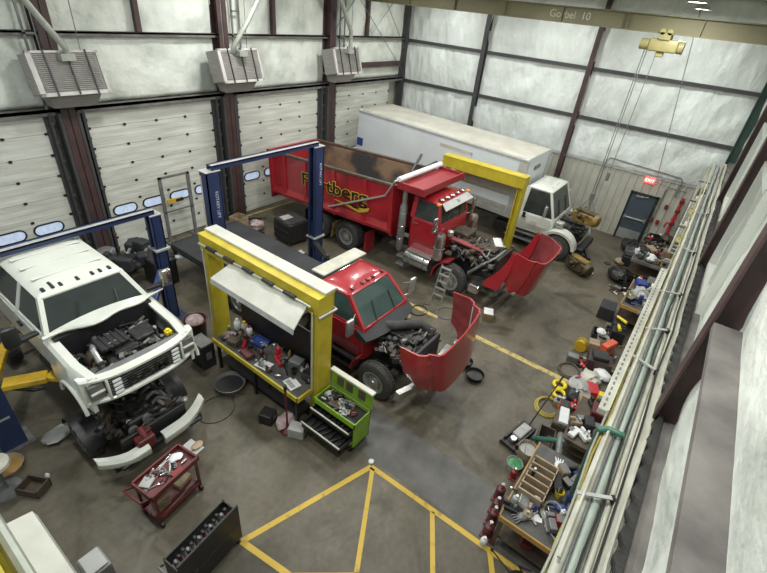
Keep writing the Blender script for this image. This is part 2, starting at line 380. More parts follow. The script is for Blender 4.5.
# overhead doors
for k, (xa, xb) in enumerate(((.5, 4.5), (5.5, 9.55), (10.55, 14.75), (15.75, 19.9))):
    d = thing('door_%d' % (k + 1), 'x', 'x', (xa, YW - .12, 0)); del d['label']; del d['category']; d['kind'] = 'structure'; W = xb - xa
    for j in range(8):
        z = j * .575 + .02; zt = z + .565; s = MB()
        if j == 2:
            # section with four round-ended windows: built as solid, window frames proud
            pass
        s.b2((0, 0, z), (W, .06, zt), bev=.006)
        for q in range(3): s.b2((0, -.008, z + .1 + q * .17), (W, 0, z + .115 + q * .17))
        sec = s.build('section', 'door', d)
        h = MB()
        for q in range(5):
            hx = .04 + (W - .08) * q / 4; h.b2((hx - .04, -.025, z - .035), (hx + .04, 0, z + .03))
        if j: h.build('hinge', 'black', d)
        if j == 2:
            for q in range(4):
                wx = .45 + (W - .9) * (q + .0) / 3.3 + .05; f = MB(); ring = []
                def oval(hw, hh, y): 
                    o = []
                    for sgx, a0 in ((1, -90), (-1, 90)):
                        for t in range(9): a = R(a0 + 180 * t / 8); o.append((wx + sgx * (hw - hh) + hh * math.cos(a), y, 1.475 + hh * math.sin(a)))
                    return o
                f.loft([oval(.39, .17, 0), oval(.39, .17, -.03), oval(.35, .135, -.035), oval(.35, .135, -.01)], cap=False)
                fo = f.build('window_frame', 'black', d, label='black oval window frame')
                g = MB(); g.loft([oval(.345, .145, -.012), oval(.345, .145, -.018)]); g.build('pane', 'doorglass', fo)
    s = MB(); s.b2((-.05, -.01, 4.5), (W + .05, .05, 4.6)); s.build('header_seal', 'cream', d)
# ------------------------------------------------------------ floor markings (children of the floor)
def line(p, q, w, m='line'):
    p, q = Vector((*p, 0)), Vector((*q, 0)); MB().bar(p + Vector((0, 0, .002)), q + Vector((0, 0, .002)), w, .003).build('painted_line', m, floor)
A = (4.70, 2.95); B = (2.15, 3.72)
line(A, (4.78, -.6), .10); line(A, B, .10)
line((4.68, 2.90), (2.95, 1.88), .085); line((4.7, 1.5), (3.62, .82), .085)
line(B, (2.3, 2.7), .10); line((2.3, 2.7), (3.0, 1.86), .09); line((2.98, 1.9), (2.2, 1.0), .09); line((4.75, .35), (4.2, .0), .09)
line((10.0, 3.6), (10.0, .25), .17, 'linepale'); line((10.0, 5.9), (10.0, 4.6), .14, 'linepale'); line((10.2, 14.0), (13., 13.9), .1, 'linepale')
MB().b2((4.85, -.6, .0), (5.95, 7.6, .0025)).build('slab_band', 'grate', floor)
# ------------------------------------------------------------ far wall items
pd = thing('door_5', 'x', 'x', (XW - .06, 1.47, 0)); del pd['label']; del pd['category']; pd['kind'] = 'structure'
s = MB(); s.b2((-.1, -.53, 0), (.02, -.47, 2.12)); s.b2((-.1, .47, 0), (.02, .53, 2.12)); s.b2((-.1, -.53, 2.06), (.02, .53, 2.12)); s.build('frame', 'black', pd)
s = MB(); s.b2((-.05, -.47, .01), (0, .47, 2.06), bev=.006); s.build('leaf', 'doorblue', pd)
s = MB(); s.b2((-.13, -.42, .98), (-.06, .42, 1.04), bev=.01); s.b2((-.13, -.44, .95), (-.05, -.36, 1.08)); s.b2((-.13, .36, .95), (-.05, .44, 1.08)); s.build('push_bar', 'alu', pd)
MB().b2((-.06, -.44, .03), (-.048, .44, .48)).build('kick_plate', 'alu', pd)
s = MB(); s.b2((-.14, .0, 1.95), (-.05, .28, 2.02)); s.cyl((-.12, .1, 1.98), (-.22, -.2, 2.06), .012); s.build('door_closer', 'alu', pd)
ex = thing('exit_sign', 'small glowing red EXIT sign above the slate blue door', 'sign', (XW - .09, 1.5, 2.70))
MB().b2((-.06, -.19, -.11), (-.0, .19, .11), bev=.01).build('housing', 'exit', ex)
text('lettering', 'EXIT', .17, Matrix.Translation((-.064, 0, 0)) @ Euler((R(90), 0, R(-90))).to_matrix().to_4x4(), 'exitw', ex, .003)
def conduit(name, pts, r, label, m='grey', cat='conduit', group=None):
    return tag(MB().tube(pts, r, 6).build(name, m, None, True), label, cat, group)
xf_ = XW - .14
conduit('conduit', [(xf_, 3.35, 0.3), (xf_, 3.35, 3.05), (xf_, 3.25, 3.2), (xf_, .5, 3.08), (xf_, .4, 2.95), (xf_, .42, 2.3)], .022, 'grey conduit looping along the top of the far wall panels')
conduit('conduit', [(xf_, .82, 0.5), (xf_, .82, 2.5), (xf_, .72, 2.62), (xf_, .1, 2.62)], .02, 'grey conduit bending toward the corner beside the slate blue door')
conduit('conduit', [(xf_, 1.3, 2.7), (xf_, .55, 2.62)], .014, 'thin conduit running from the EXIT sign toward the corner')
conduit('conduit', [(xf_ - .06, 2.2, 8.95), (xf_ - .04, 1.3, 2.95)], .012, 'thin dark cable slanting down the far wall insulation')
for (y, z, lb) in ((.55, 1.85, 'small dark red box beside the slate blue door, highest of three'), (.86, 1.2, 'small dark red box right next to the slate blue door jamb'), (.62, 1.15, 'small dark red box lower and nearer the corner than the one by the jamb')):
    t = thing('wall_box', lb, 'electrical box', (XW - .08, y, z), 0, 'boxes beside the exit door'); MB().b2((-.1, -.06, -.08), (0, .06, .08), bev=.01).build('housing', 'cartred', t); MB().cyl((-.1, 0, .0), (-.125, 0, 0), .03, n=8).build('button', 'bred', t)
t = thing('fire_riser', 'red fire sprinkler riser pipe standing in the far corner', 'pipe', (XW - .32, .1, 0)); 
s = MB(); s.cyl((0, 0, 0), (0, 0, 2.4), .055); s.tube([(0, 0, 1.3), (0, .18, 1.3), (0, .22, 1.1)], .04); s.build('pipe', 'bred', t, True)
s = MB(); 
for z in (.8, 1.25, 1.8, 2.2): s.cyl((0, 0, z), (0, 0, z + .09), .09)
s.split('flange', 'cartred', t, True); MB().torus((-.14, 0, 1.55), .1, .012, 'x', 16, 6).build('handwheel', 'bred', t)
# ------------------------------------------------------------ unit heaters on the door wall
def heater(x, label):
    t = thing('unit_heater', label, 'heater', (x, YW - .95, 4.95), 0, 'unit heaters between the overhead doors')
    rot = Matrix.Rotation(R(-14), 4, 'X')
    s = MB(); s.b2((-.9, -.3, .08), (.85, .35, 1.15), bev=.02); s.xf(rot).build('cabinet', 'heater', t)
    s = MB()
    for i in range(19): s.box((-.02, -.34, .17 + i * .05), (1.55, .06, .012), rot=(-35, 0, 0))
    s.xf(rot).build('louvres', 'heaterl', t)
    s = MB(); s.b2((-.95, -.36, .03), (.9, -.28, .12)); s.b2((-.95, -.36, .03), (-.82, -.3, 1.18)); s.b2((.80, -.36, .03), (.87, -.3, 1.18)); s.b2((-.95, -.36, 1.12), (.87, -.28, 1.18)); s.xf(rot).build('frame', 'heaterl', t)
    s = MB()
    for q in (-.55, .0, .5): s.b2((q, -.40, .04), (q + .035, -.37, 1.2))
    s.xf(rot).build('strap', 'black', t)
    s = MB(); s.loft([[(-.7, -.1, .05), (.7, -.1, .05), (.7, .5, .05), (-.7, .5, .05)], [(-.55, .1, -.32), (.6, .1, -.32), (.6, .5, -.32), (-.55, .5, -.32)]]); s.build('discharge_hood', 'heater', t)
    s = MB()
    for q in (-.5, .5): s.cyl((q, .1, 1.05), (q, .1, 3.98), .012, n=6)
    s.build('hanger_rod', 'grey', t); t.scale = (.88, 1, .86); t.location.z = 5.08
    return t
def flue(t, pts, r=.085):
    s = MB(); s.tube(pts, r, 12); s.b2((-.22 , -.34, 1.0), (.14, -.1, 1.18)); s.build('flue_pipe', 'pipegrey', t, True)
h1 = heater(5.08, 'large grey louvred unit heater at the left edge, over the pickup lift'); flue(h1, [(0, -.2, 1.1), (-.02, -.25, 1.3), (-.55, -.4, 2.1), (-1.2, -.5, 3.2)])
h2 = heater(10.2, 'grey louvred unit heater in the middle of the door wall row'); flue(h2, [(-.3, -.1, 1.1), (-.3, -.2, 1.35), (.3, -.3, 2.2), (.9, -.35, 3.1), (1.2, -.35, 3.9)])
h3 = heater(15.5, 'grey louvred unit heater nearest the far corner'); flue(h3, [(.2, -.1, 1.1), (.2, -.1, 1.9), (-.5, -.2, 2.8), (-1.3, -.3, 3.7)])
# pedestal frame (portable rack) in front of the second door
t = thing('door_rack', 'grey upright steel frame leaning room for a small rack by the overhead door', 'rack', (7.05, YW - .5, 0)); t['label'] = 'grey upright steel frame standing before the second overhead door'
s = MB()
for x in (.0, 1.0): s.b2((x, 0, .03), (x + .1, .07, 2.35)); s.b2((x - .06, -.2, 0), (x + .16, .25, .03))
s.b2((0, 0, 2.29), (1.1, .07, 2.35)); s.b2((0, 0, 1.1), (1.1, .05, 1.14)); s.build('frame', 'grey', t)
s = MB(); s.b2((.15, -.05, 1.45), (.6, 0, 1.57)); s.build('sign_plate', 'armyellow', t)
s = MB(); s.b2((.45, -.06, 1.44), (.72, -.0, 1.54)); s.build('dark_plate', 'black', t)
# ------------------------------------------------------------ crane
t = thing('bridge_crane', 'tan overhead bridge crane girder crossing in front of the far wall', 'crane', (17.0, 6.5, 7.8))
s = MB(); s.b2((-.16, -7.2, 0), (.16, 7.3, .03)); s.b2((-.16, -7.2, .44), (.16, 7.3, .47)); s.b2((-.012, -7.2, 0), (.012, 7.3, .47))
for i in range(8): s.b2((-.14, -7 + 2 * i, 0), (.14, -6.98 + 2 * i, .45))
s.build('girder', 'crane', t)
text('lettering', 'Gorbel  10', .30, Matrix.Translation((-.02, -1.2, .23)) @ Euler((R(90), 0, R(-90))).to_matrix().to_4x4(), 'craneletter', t, .004)
s = MB(); s.b2((-.55, -7.22, .47), (.55, -7.1, .72), bev=.02); s.b2((-.55, 7.1, .47), (.55, 7.35, .72), bev=.02); s.split('end_truck', 'crane', t)
t = thing('hoist', 'beige electric chain hoist hanging below the crane girder', 'hoist', (17.0, 2.34, 7.5))
s = MB(); s.b2((-.2, -.42, -.16), (.2, .38, .18), bev=.07); s.cyl((0, .38, 0), (0, .62, 0), .15); s.cyl((0, -.42, 0), (0, -.56, 0), .17); s.build('motor_body', 'hoist', t, True)
s = MB(); s.b2((-.24, -.15, .16), (-.17, .15, .34)); s.b2((.17, -.15, .16), (.24, .15, .34)); s.cyl((-.24, -.1, .36), (-.14, -.1, .36), .08); s.cyl((-.24, .1, .36), (-.14, .1, .36), .08); s.cyl((.24, -.1, .36), (.14, -.1, .36), .08); s.cyl((.24, .1, .36), (.14, .1, .36), .08); s.split('trolley_wheel', 'hoist', t, True)
s = MB(); s.b2((-.08, -.1, -.3), (.08, .12, -.14), bev=.03); s.build('chain_guide', 'hoist', t)
s = MB(); s.cyl((0, .45, -.1), (0, .45, -4.75), .014, n=6); s.cyl((0, .38, -.1), (0, .38, -4.75), .014, n=6); s.build('chain', 'grey', t)
s = MB(); s.b2((-.06, .34, -5.0), (.06, .49, -4.72), bev=.02); s.tube([(0, .42, -5.0), (0, .42, -5.1), (.05, .42, -5.16), (0, .42, -5.2), (-.05, .42, -5.16)], .016); s.build('hook_block', 'grey', t)
s = MB(); s.tube([(0, .1, -.2), (0, .15, -3.9)], .011, 6); s.build('pendant_cable', 'grey', t); MB().b2((-.04, .1, -4.2), (.04, .2, -3.9), bev=.02).build('pendant', 'grey', t)
# ------------------------------------------------------------ high-bay lamps, a few added as fill
def lamp(x, y, z=8.55):
    t = thing('high_bay_lamp', 'round aluminium high bay lamp hanging under the roof, in a set partly added as fill', 'lamp', (x, y, z), 0, 'high bay lamps under the roof')
    MB().lathe([(.06, .3), (.10, .26), (.12, .14), (.26, .0), (.25, -.01), (.10, .12)], cap=False).build('reflector', 'alu', t, True)
    MB().lathe([(.001, .0), (.22, .0), (.22, .012), (.001, .012)]).build('lens', 'lamp', t)
    MB().cyl((0, 0, .28), (0, 0, ZC - z), .012, n=6).build('hanging_rod', 'grey', t); return t
lp = lamp(15.2, 1.7)
LAMPS = [(18.9, 1.9), (18.9, 6.6), (18.9, 11.4), (14.2, 5.6), (14.2, 10.6), (10.3, 2.4), (10.3, 7.4), (9.8, 12.0), (6.0, 4.4), (5.6, 9.4), (1.4, 4.6), (1.4, 9.6), (3.6, .9)]  # some of the far row added for even light, last one to brighten insulation
for x, y in LAMPS: dup(lp, (x, y, 8.55))
lp['label'] = 'round high bay lamp under the roof just left of the corner pair'
for i, (x, y) in enumerate([(15.2, 1.7)] + LAMPS):
    l = bpy.data.lights.new('lamp_light', 'AREA'); l.shape = 'DISK'; l.size = .5; l.energy = LE = 105 if x > 18 else 165; l.color = (.985, 1, .985)
    o = bpy.data.objects.new('lamp_light', l); o.location = (x, y, 8.53); COL.objects.link(o)
# ------------------------------------------------------------ vehicle parts
def wheel(root, x, y, r=.5, w=.26, rim='alu', z=None, name='wheel'):
    z = r if z is None else z
    sg = -1 if x < 0 else 1
    s = MB(); prof = [(r * .56, -w / 2), (r * .9, -w / 2 - .0), (r * .985, -w * .4), (r, -w * .3), (r, w * .3), (r * .985, w * .4), (r * .9, w / 2), (r * .56, w / 2), (r * .56, -w / 2)]
    s.lathe([(a, h * sg) for a, h in prof], (x, y, z), 'x', 28, cap=False)
    for k in range(28):   # tread blocks
        a = k * 2 * math.pi / 28
        m = Matrix.Translation((x, y, z)) @ Matrix.Rotation(a, 4, 'X') @ Matrix.Translation((0, 0, r))
        s.box((-w * .16, 0, 0), (w * .24, r * .13, .025), m=m); s.box((w * .16, r * .05, 0), (w * .24, r * .13, .025), m=m)
    t = s.build(name, 'rubber', root, True)
    q = MB(); o = sg * w * .5
    q.lathe([(r * .57, -w * .2 * sg + o * .6), (r * .60, o * 1.03), (r * .52, o * 1.02), (r * .48, o * .4), (r * .30, o * .35), (r * .27, o * .9), (r * .12, o * .95), (r * .10, o * 1.15), (.001, o * 1.15)], (x, y, z), 'x', 24)
    q.build('rim', rim, t, True)
    n = MB()
    for k in range(8):
        a = k * math.pi / 4; n.cyl((x + o * .3, y + r * .38 * math.cos(a), z + r * .38 * math.sin(a)), (x + o * .55, y + r * .38 * math.cos(a), z + r * .38 * math.sin(a)), .02, n=6)
    n.split('wheel_nut', 'grey', t)
    return t
def cab(root, mt, hwb, hwr, yb0, yb1, zb, yr0, yr1, zr, z0, glass='glass', split=None, hwf=None, taper=.92, mir=True, handle='black', crown=.05, rearw=True):
    hwf = hwf or hwb; cy = (yb0 + yb1) / 2; hy = (yb1 - yb0) / 2
    s = MB(); s.loft([rr(0, cy, hwf * taper, hy, z0, .08, 3, hwb * taper), rr(0, cy, hwf, hy, z0 + (zb - z0) * .45, .10, 3, hwb), rr(0, cy, hwf * .985, hy, zb - .06, .10, 3, hwb * .985), rr(0, cy, hwf * .96, hy - .02, zb, .10, 3, hwb * .96)])
    C = {}
    for sg in (-1, 1):
        C['a', sg] = (Vector((sg * (hwf * .93), yb0 + .05, zb - .03)), Vector((sg * (hwr - .03), yr0 + .05, zr - .05)))
        C['c', sg] = (Vector((sg * (hwb * .93), yb1 - .06, zb - .03)), Vector((sg * (hwr - .03), yr1 - .05, zr - .05)))
        ts = [.0] if split is None else split
        s.bar(*C['a', sg], .08, .08, (0, 1, 0)); s.bar(*C['c', sg], .10, .16, (0, 1, 0))
        for f in (split or []):
            p = C['a', sg][0].lerp(C['c', sg][0], f); q = C['a', sg][1].lerp(C['c', sg][1], max(0, f * 1.15 - .15)); s.bar(p, q, .07, .12, (0, 1, 0))
    ry = (yr0 + yr1) / 2; rh = (yr1 - yr0) / 2
    s.loft([rr(0, ry, hwr + .0, rh, zr - .10, .07, 3), rr(0, ry, hwr + .015, rh + .01, zr - .05, .08, 3), rr(0, ry, hwr - .03, rh - .03, zr - .01, .10, 3), rr(0, ry, hwr - .22, rh - .16, zr + crown * .7, .12, 3), rr(0, ry, hwr * .4, rh * .4, zr + crown, .12, 3)])
    shell = s.build('cab_shell', mt, root, True)
    a1, a2 = C['a', -1], C['a', 1]
    up = Vector((0, -.012, .01))
    g = MB(); e = .07
    g.plate([a1[0].lerp(a2[0], .02) + up, a1[0].lerp(a2[0], .98) + up, a1[1].lerp(a2[1], .96) + up, a1[1].lerp(a2[1], .04) + up], .012); g.build('windscreen', glass, root)
    g = MB(); b1, b2 = C['a', -1][0], C['a', 1][0]
    for k in (.28, .70):
        p = b1.lerp(b2, k) + Vector((0, -.03, .03)); q = p.lerp(a1[1].lerp(a2[1], k + .16) + Vector((0, -.03, .03)), .55); g.bar(p, q, .02, .02); 
    g.split('wiper', 'black', root)
    if rearw:
        c1, c2 = C['c', -1], C['c', 1]; g = MB(); dn = Vector((0, .07, 0))
        g.plate([c1[0].lerp(c2[0], .08) + dn, c1[0].lerp(c2[0], .92) + dn, c1[1].lerp(c2[1], .9) + dn, c1[1].lerp(c2[1], .1) + dn], .012); g.build('rear_window', glass, root)
    cuts = [0] + (split or []) + [1]
    for sg in (-1, 1):
        for i, (f0, f1) in enumerate(zip(cuts, cuts[1:])):
            g = MB(); A0, C0 = C['a', sg]
            def P(f, t):
                lo = C['a', sg][0].lerp(C['c', sg][0], f); hi = C['a', sg][1].lerp(C['c', sg][1], max(0, f * 1.15 - .15) if 0 < f < 1 else f); v = lo.lerp(hi, t); v.x += sg * .012; return v
            g.plate([P(f0, .04), P(f1, .04), P(f1, .96), P(f0, .96)], .012); g.build('side_window', glass, root)
            # door skin
            y0 = C['a', sg][0].lerp(C['c', sg][0], f0).y + .04; y1 = C['a', sg][0].lerp(C['c', sg][0], f1).y - .03
            d = MB(); hx = (hwf + hwb) / 2
            d.loft([[(sg * (hx * taper + .0), y0, z0 + .06), (sg * (hx * taper), y1, z0 + .06), (sg * (hx * taper + .02), y1, z0 + .06), (sg * (hx * taper + .02), y0, z0 + .06)],
                    [(sg * hx, y0, z0 + (zb - z0) * .45), (sg * hx, y1, z0 + (zb - z0) * .45), (sg * (hx + .016), y1, z0 + (zb - z0) * .45), (sg * (hx + .016), y0, z0 + (zb - z0) * .45)],
                    [(sg * hx * .985, y0, zb - .05), (sg * hx * .985, y1, zb - .05), (sg * (hx * .985 + .012), y1, zb - .05), (sg * (hx * .985 + .012), y0, zb - .05)]])
            dd = d.build('door', mt, root)
            h = MB(); h.b2((sg * hx, y1 - .24, zb - .2), (sg * (hx + .05), y1 - .08, zb - .15), bev=.008); h.build('door_handle', handle, dd)
    s = MB(); s.b2((-hwf * .8, yb0 + .1, zb - .02), (hwf * .8, yb0 + .38, zb + .04), bev=.03); s.build('dashboard', 'black', root)
    for sg in (-1, 1):
        s = MB(); s.b2((sg * .45 - .25, yb0 + .75, zb - .02), (sg * .45 + .25, yb0 + .95, zb + .42), bev=.06); s.build('seat', 'black', root)
    s = MB(); m = Matrix.Translation((.42, yb0 + .48, zb + .08)) @ Matrix.Rotation(R(60), 4, 'X'); s.torus((0, 0, 0), .19, .016); s.xf(m); s.build('steering_wheel', 'black', root)
    return shell
def mirror(root, x, y, z, sg, arm='chrome', head='chrome', h=.42):
    s = MB(); s.tube([(x, y, z - .15), (x + sg * .28, y - .12, z - .12)], .02); s.tube([(x, y, z + h * .6), (x + sg * .28, y - .12, z + h * .5)], .015); s.tube([(x + sg * .28, y - .12, z - .15), (x + sg * .28, y - .12, z + h * .55)], .013)
    a = s.build('mirror_arm', arm, root, True); q = MB(); q.b2((x + sg * .20, y - .16, z - .1), (x + sg * .42, y - .07, z - .1 + h), bev=.035); q.build('mirror', head, root, True)
def engine(root, c, sz, cover='oilbrown', seed=1, hoses=9, bits=45, mt=('oily', 'oilbrown', 'black', 'grey')):
    r = random.Random(seed); x, y, z = c; sx, sy, sh = sz
    s = MB(); s.b2((x - sx * .26, y - sy * .42, z), (x + sx * .26, y + sy * .42, z + sh * .72), bev=.04)
    for k in range(6): s.b2((x - sx * .30, y - sy * .38 + k * sy * .13, z + .1), (x - sx * .25, y - sy * .32 + k * sy * .13, z + sh * .6)); s.b2((x + sx * .25, y - sy * .38 + k * sy * .13, z + .1), (x + sx * .30, y - sy * .32 + k * sy * .13, z + sh * .6))
    s.build('engine_block', 'oily', root)
    s = MB(); s.b2((x - sx * .15, y - sy * .36, z + sh * .7), (x + sx * .11, y + sy * .36, z + sh * .88), bev=.03)
    for k in range(5): s.b2((x - sx * .17, y - sy * .32 + k * sy * .15, z + sh * .7), (x + sx * .13, y - sy * .29 + k * sy * .15, z + sh * .9))
    s.build('valve_cover', cover, root)
    s = MB()
    for k in range(5): s.tube([(x + sx * .1, y - sy * .3 + k * sy * .14, z + sh * .7), (x + sx * .24, y - sy * .3 + k * sy * .14, z + sh * .84), (x + sx * .34, y - sy * .3 + k * sy * .14, z + sh * .6)], .035)
    s.tube([(x + sx * .34, y - sy * .38, z + sh * .62), (x + sx * .34, y + sy * .36, z + sh * .62)], .06); s.build('intake_manifold', 'grey', root, True)
    s = MB(); s.lathe([(.02, -.1), (.13, -.1), (.16, -.02), (.16, .05), (.08, .1), (.07, .2)], (x - sx * .32, y + sy * .05, z + sh * .6), 'y', 14); s.tube([(x - sx * .32, y, z + sh * .6), (x - sx * .4, y - .2, z + sh * .5), (x - sx * .38, y - .4, z + sh * .3)], .06); s.build('turbocharger', 'oilbrown', root, True)
    s = MB()
    for q, (px_, pz, pr_) in enumerate(((0, .25, .15), (-.22, .45, .09), (.22, .45, .09), (.0, .6, .11))): s.cyl((x + px_ * sx / 1, y - sy * .42 - .06, z + pz * sh), (x + px_ * sx, y - sy * .42, z + pz * sh), pr_, n=14)
    s.split('pulley', 'grey', root, True)
    for k in range(hoses):
        p = Vector((x + r.uniform(-.45, .45) * sx, y + r.uniform(-.45, .45) * sy, z + sh * r.uniform(.45, .8))); pts = [p]
        for j in range(3): p = p + Vector((r.uniform(-.28, .28) * sx, r.uniform(-.28, .28) * sy, r.uniform(-.14, .16) * sh)); p.x = min(max(p.x, x - sx / 2), x + sx / 2); p.y = min(max(p.y, y - sy / 2), y + sy / 2); p.z = min(p.z, z + sh); pts.append(p)
        MB().tube(pts, r.choice((.02, .028, .04)), 7).build('hose', r.choice(('black', 'black', 'grey', 'oily')), root, True)
    S = {m: MB() for m in mt}
    for k in range(bits):
        m = r.choice(mt); px_ = x + r.uniform(-.48, .48) * sx; py_ = y + r.uniform(-.47, .47) * sy; top = z + sh * r.uniform(.55, .92) * (1 - .25 * abs(px_ - x) / sx * 2)
        if r.random() < .55: S[m].box((px_, py_, top), (r.uniform(.05, .17), r.uniform(.05, .17), r.uniform(.05, .14)), rot=(r.uniform(-15, 15), r.uniform(-15, 15), r.uniform(0, 90)), bev=.01)
        else: S[m].cyl((px_, py_, top - .05), (px_ + r.uniform(-.06, .06), py_ + r.uniform(-.06, .06), top + .06), r.uniform(.02, .06), n=9)
    for m in S: S[m].split('fitting', m, root)
def rails(root, y0, y1, z0, z1, hx, m='black', cross=6):
    for sg in (-1, 1): MB().b2((sg * hx - .04, y0, z0), (sg * hx + .04, y1, z1)).build('frame_rail', m, root)
    s = MB()
    for k in range(cross): y = y0 + .2 + (y1 - y0 - .4) * k / (cross - 1); s.b2((-hx, y - .05, z0 + .03), (hx, y + .05, z1 - .03))
    s.split('crossmember', m, root)
def hood(root, mt, inner, L, wr, wf, hr, hf, zp, yp, ang, wy, wrad, stripe=True, name='hood', roll=0.):
    """hood and fenders in one shell, tipped forward about a pivot below the grille"""
    n = 9; rings_o = []; rings_i = []
    def prof(t, off):
        w = wf + (wr - wf) * min(1, t * 1.6) ** .7; s_ = wf * .78 + (wr * .80 - wf * .78) * t; h = hf + (hr - hf) * t; fh = h - .26 + .05 * math.sin(t * 3)
        yy = t * L; dz = abs(yy - wy); zb = -.0 if dz > wrad else math.sqrt(max(0, wrad ** 2 - dz ** 2)) * .95
        zb = min(zb, fh - .1); zb += .02
        o = off
        half = [(w - o, zb), (w - o, max(zb + .03, fh - .15 - o)), (w - .08 - o, fh - o), (s_ + .06 - o, fh + .02 - o), (s_ - o, h - .06 - o), (s_ - .10 - o, h - o), (s_ * .5, h + .035 - o), (0, h + .05 - o)]
        return [(-a, yy, b) for a, b in half] + [(a, yy, b) for a, b in reversed(half[:-1])]
    for k in range(n + 1):
        t = k / n; rings_o.append(prof(t, 0)); rings_i.append(prof(t, .03))
    m = Matrix.Translation((0, yp, zp)) @ Matrix.Rotation(R(roll), 4, 'Y') @ Matrix.Rotation(R(ang), 4, 'X') @ Matrix.Translation((0, 0, 0))
    s = MB(); s.loft(rings_o, False, False); s.xf(m); o = s.build(name, mt, root, True)
    s = MB(); s.loft(rings_i, False, False); s.xf(m); s.build('hood_lining', inner, o, True)
    s = MB()    # rims closing the gap between skin and lining
    for q in (0, n):
        a, b = rings_o[q], rings_i[q]
        s.loft([[a[i], b[i]] for i in range(len(a))], False, False)
        for i in range(len(a) - 1): pass
    for e in (0, -1):
        s.loft([[rings_o[k][e], rings_i[k][e]] for k in range(n + 1)], False, False)
    s.xf(m); s.build('hood_rim', mt, o)
    # grille wall at the front
    s = MB(); s.b2((-wf * .74, -.03, .1), (wf * .74, .03, hf - .05), bev=.02); s.xf(m); g = s.build('grille', 'chrome', o)
    s = MB()
    for k in range(12): x = -wf * .66 + wf * 1.32 * k / 11; s.b2((x - .02, -.045, .16), (x + .02, -.03, hf - .12))
    s.xf(m); s.build('grille_bars', 'black', g)
    for sg in (-1, 1):
        s = MB(); s.b2((sg * wf * .78, -.04, .25), (sg * wf * .98, .1, .5), bev=.03); s.xf(m); s.build('headlamp', 'alu', o)
    if stripe:
        s = MB(); sx = wf * .78 + (wr * .80 - wf * .78) * .5
        for sg in (-1, 1):
            P0 = Vector((sg * (wf * .78 + .03), L * .03, hf - .22)); P1 = Vector((sg * (wr * .80 + .03), L * .97, hr - .24)); s.bar(P0, P1, .05, .03)
        s.xf(m); s.split('hood_moulding', 'lgrey', o)
    return o, m

# ------------------------------------------------------------ white pickup body on the lift
pk = thing('pickup_cab', 'white pickup truck cab and front end with hood off, raised on the blue lift', 'truck body', (2.43, 6.38, 1.10))
cab(pk, 'white', .98, .72, 1.45, 3.85, 1.36, 1.90, 3.78, 1.90, .42, split=[.5], hwf=.96)
s = MB()
for y in (2.45, 2.95, 3.4): s.b2((-.6, y - .045, 1.945), (.6, y + .045, 1.96), bev=.006)
s.build('roof_ribs', 'white', pk)
for i, x in enumerate((-.58, -.30, -.02, .24, .38, .55)):
    s = MB(); s.b2((x - .03, 1.98, 1.895), (x + .03, 2.10, 1.94), bev=.012); s.build('clearance_lamp', 'black', pk)
s = MB(); s.b2((-.46, 1.98, 1.90), (-.40, 2.22, 1.95), bev=.02); s.build('roof_antenna', 'black', pk)
for sg in (-1, 1):
    s = MB()  # fender: flared skin with wheel arch
    rings = []
    for k in range(13):
        t = k / 12; y = .12 + 1.36 * t; dz = abs(y - .62); arch = math.sqrt(max(0, .42 ** 2 - dz ** 2)) if dz < .42 else 0
        zb = .5 + arch * .75; fl = .05 if dz < .5 else 0; top = 1.22 + .12 * t; xo = .93 + .06 * min(1, t * 3)
        rings.append([(sg * (xo + fl), y, zb), (sg * (xo + fl * .6), y, max(zb + .05, .95)), (sg * (xo - .015), y, top - .05), (sg * (xo - .07), y, top), (sg * (xo - .20), y, top - .01), (sg * (xo - .20), y, top - .07), (sg * (xo - .07), y, top - .08), (sg * (xo - .06), y, zb)])
    s.loft(rings); s.build('fender', 'white', pk, True)
    s = MB(); pts = [(sg * 1.03, .62 + .45 * math.cos(a), .5 + .37 * math.sin(a)) for a in [R(q) for q in range(0, 181, 15)]]; s.tube(pts, .035); s.build('arch_flare', 'white', pk, True)
# cowl panel, waving edge, standing a little proud on the right
s = MB(); rings = []
for k in range(17):
    u = -1 + 2 * k / 16; x = u * .98 + (.0 if u < .9 else .22); y1 = 1.52 - .10 * u * u; y0 = 1.18 + .22 * abs(u) ** 1.5 + .05 * math.sin(u * 7); z = 1.42 + .03 * math.cos(u * 2)
    rings.append([(x, y0, z - .03), (x, y1, z - .01), (x, y1, z + .02), (x, y0 + .01, z + .04), (x, y0 - .02, z + .01)])
s.loft(rings); s.build('cowl_panel', 'white', pk, True)
s = MB(); s.b2((-.86, .12, .55), (.86, 1.35, .72)); s.b2((-.86, 1.28, .7), (.86, 1.40, 1.36)); s.build('engine_bay_tray', 'black', pk)
s = MB(); s.b2((-.74, .16, .75), (.74, .24, 1.20), bev=.02); s.b2((-.78, .08, 1.16), (.78, .2, 1.21), bev=.015); s.build('radiator', 'grey', pk)
engine(pk, (-.02, .78, .66), (1.45, .95, .56), 'oily', 5, 16, 75, mt=('oily', 'black', 'oilbrown', 'grey', 'black'))
s = MB(); s.b2((-.42, .62, 1.16), (.08, 1.02, 1.24), bev=.03)
for k in range(5): s.b2((-.4 + k * .1, .6, 1.22), (-.36 + k * .1, 1.04, 1.26))
s.build('engine_cover', 'black', pk)
s = MB(); s.tube([(-.52, .5, 1.12), (-.5, .75, 1.22), (-.42, .98, 1.15)], .05); s.build('intake_pipe', 'alu', pk, True)
s = MB(); s.b2((.60, .35, 1.1), (.72, .47, 1.2), bev=.02); s.cyl((.66, .41, 1.2), (.66, .41, 1.23), .035); s.build('coolant_cap', 'byellow', pk)
s = MB(); s.b2((.15, .55, 1.12), (.55, .95, 1.2), bev=.04); s.build('air_box', 'oily', pk)
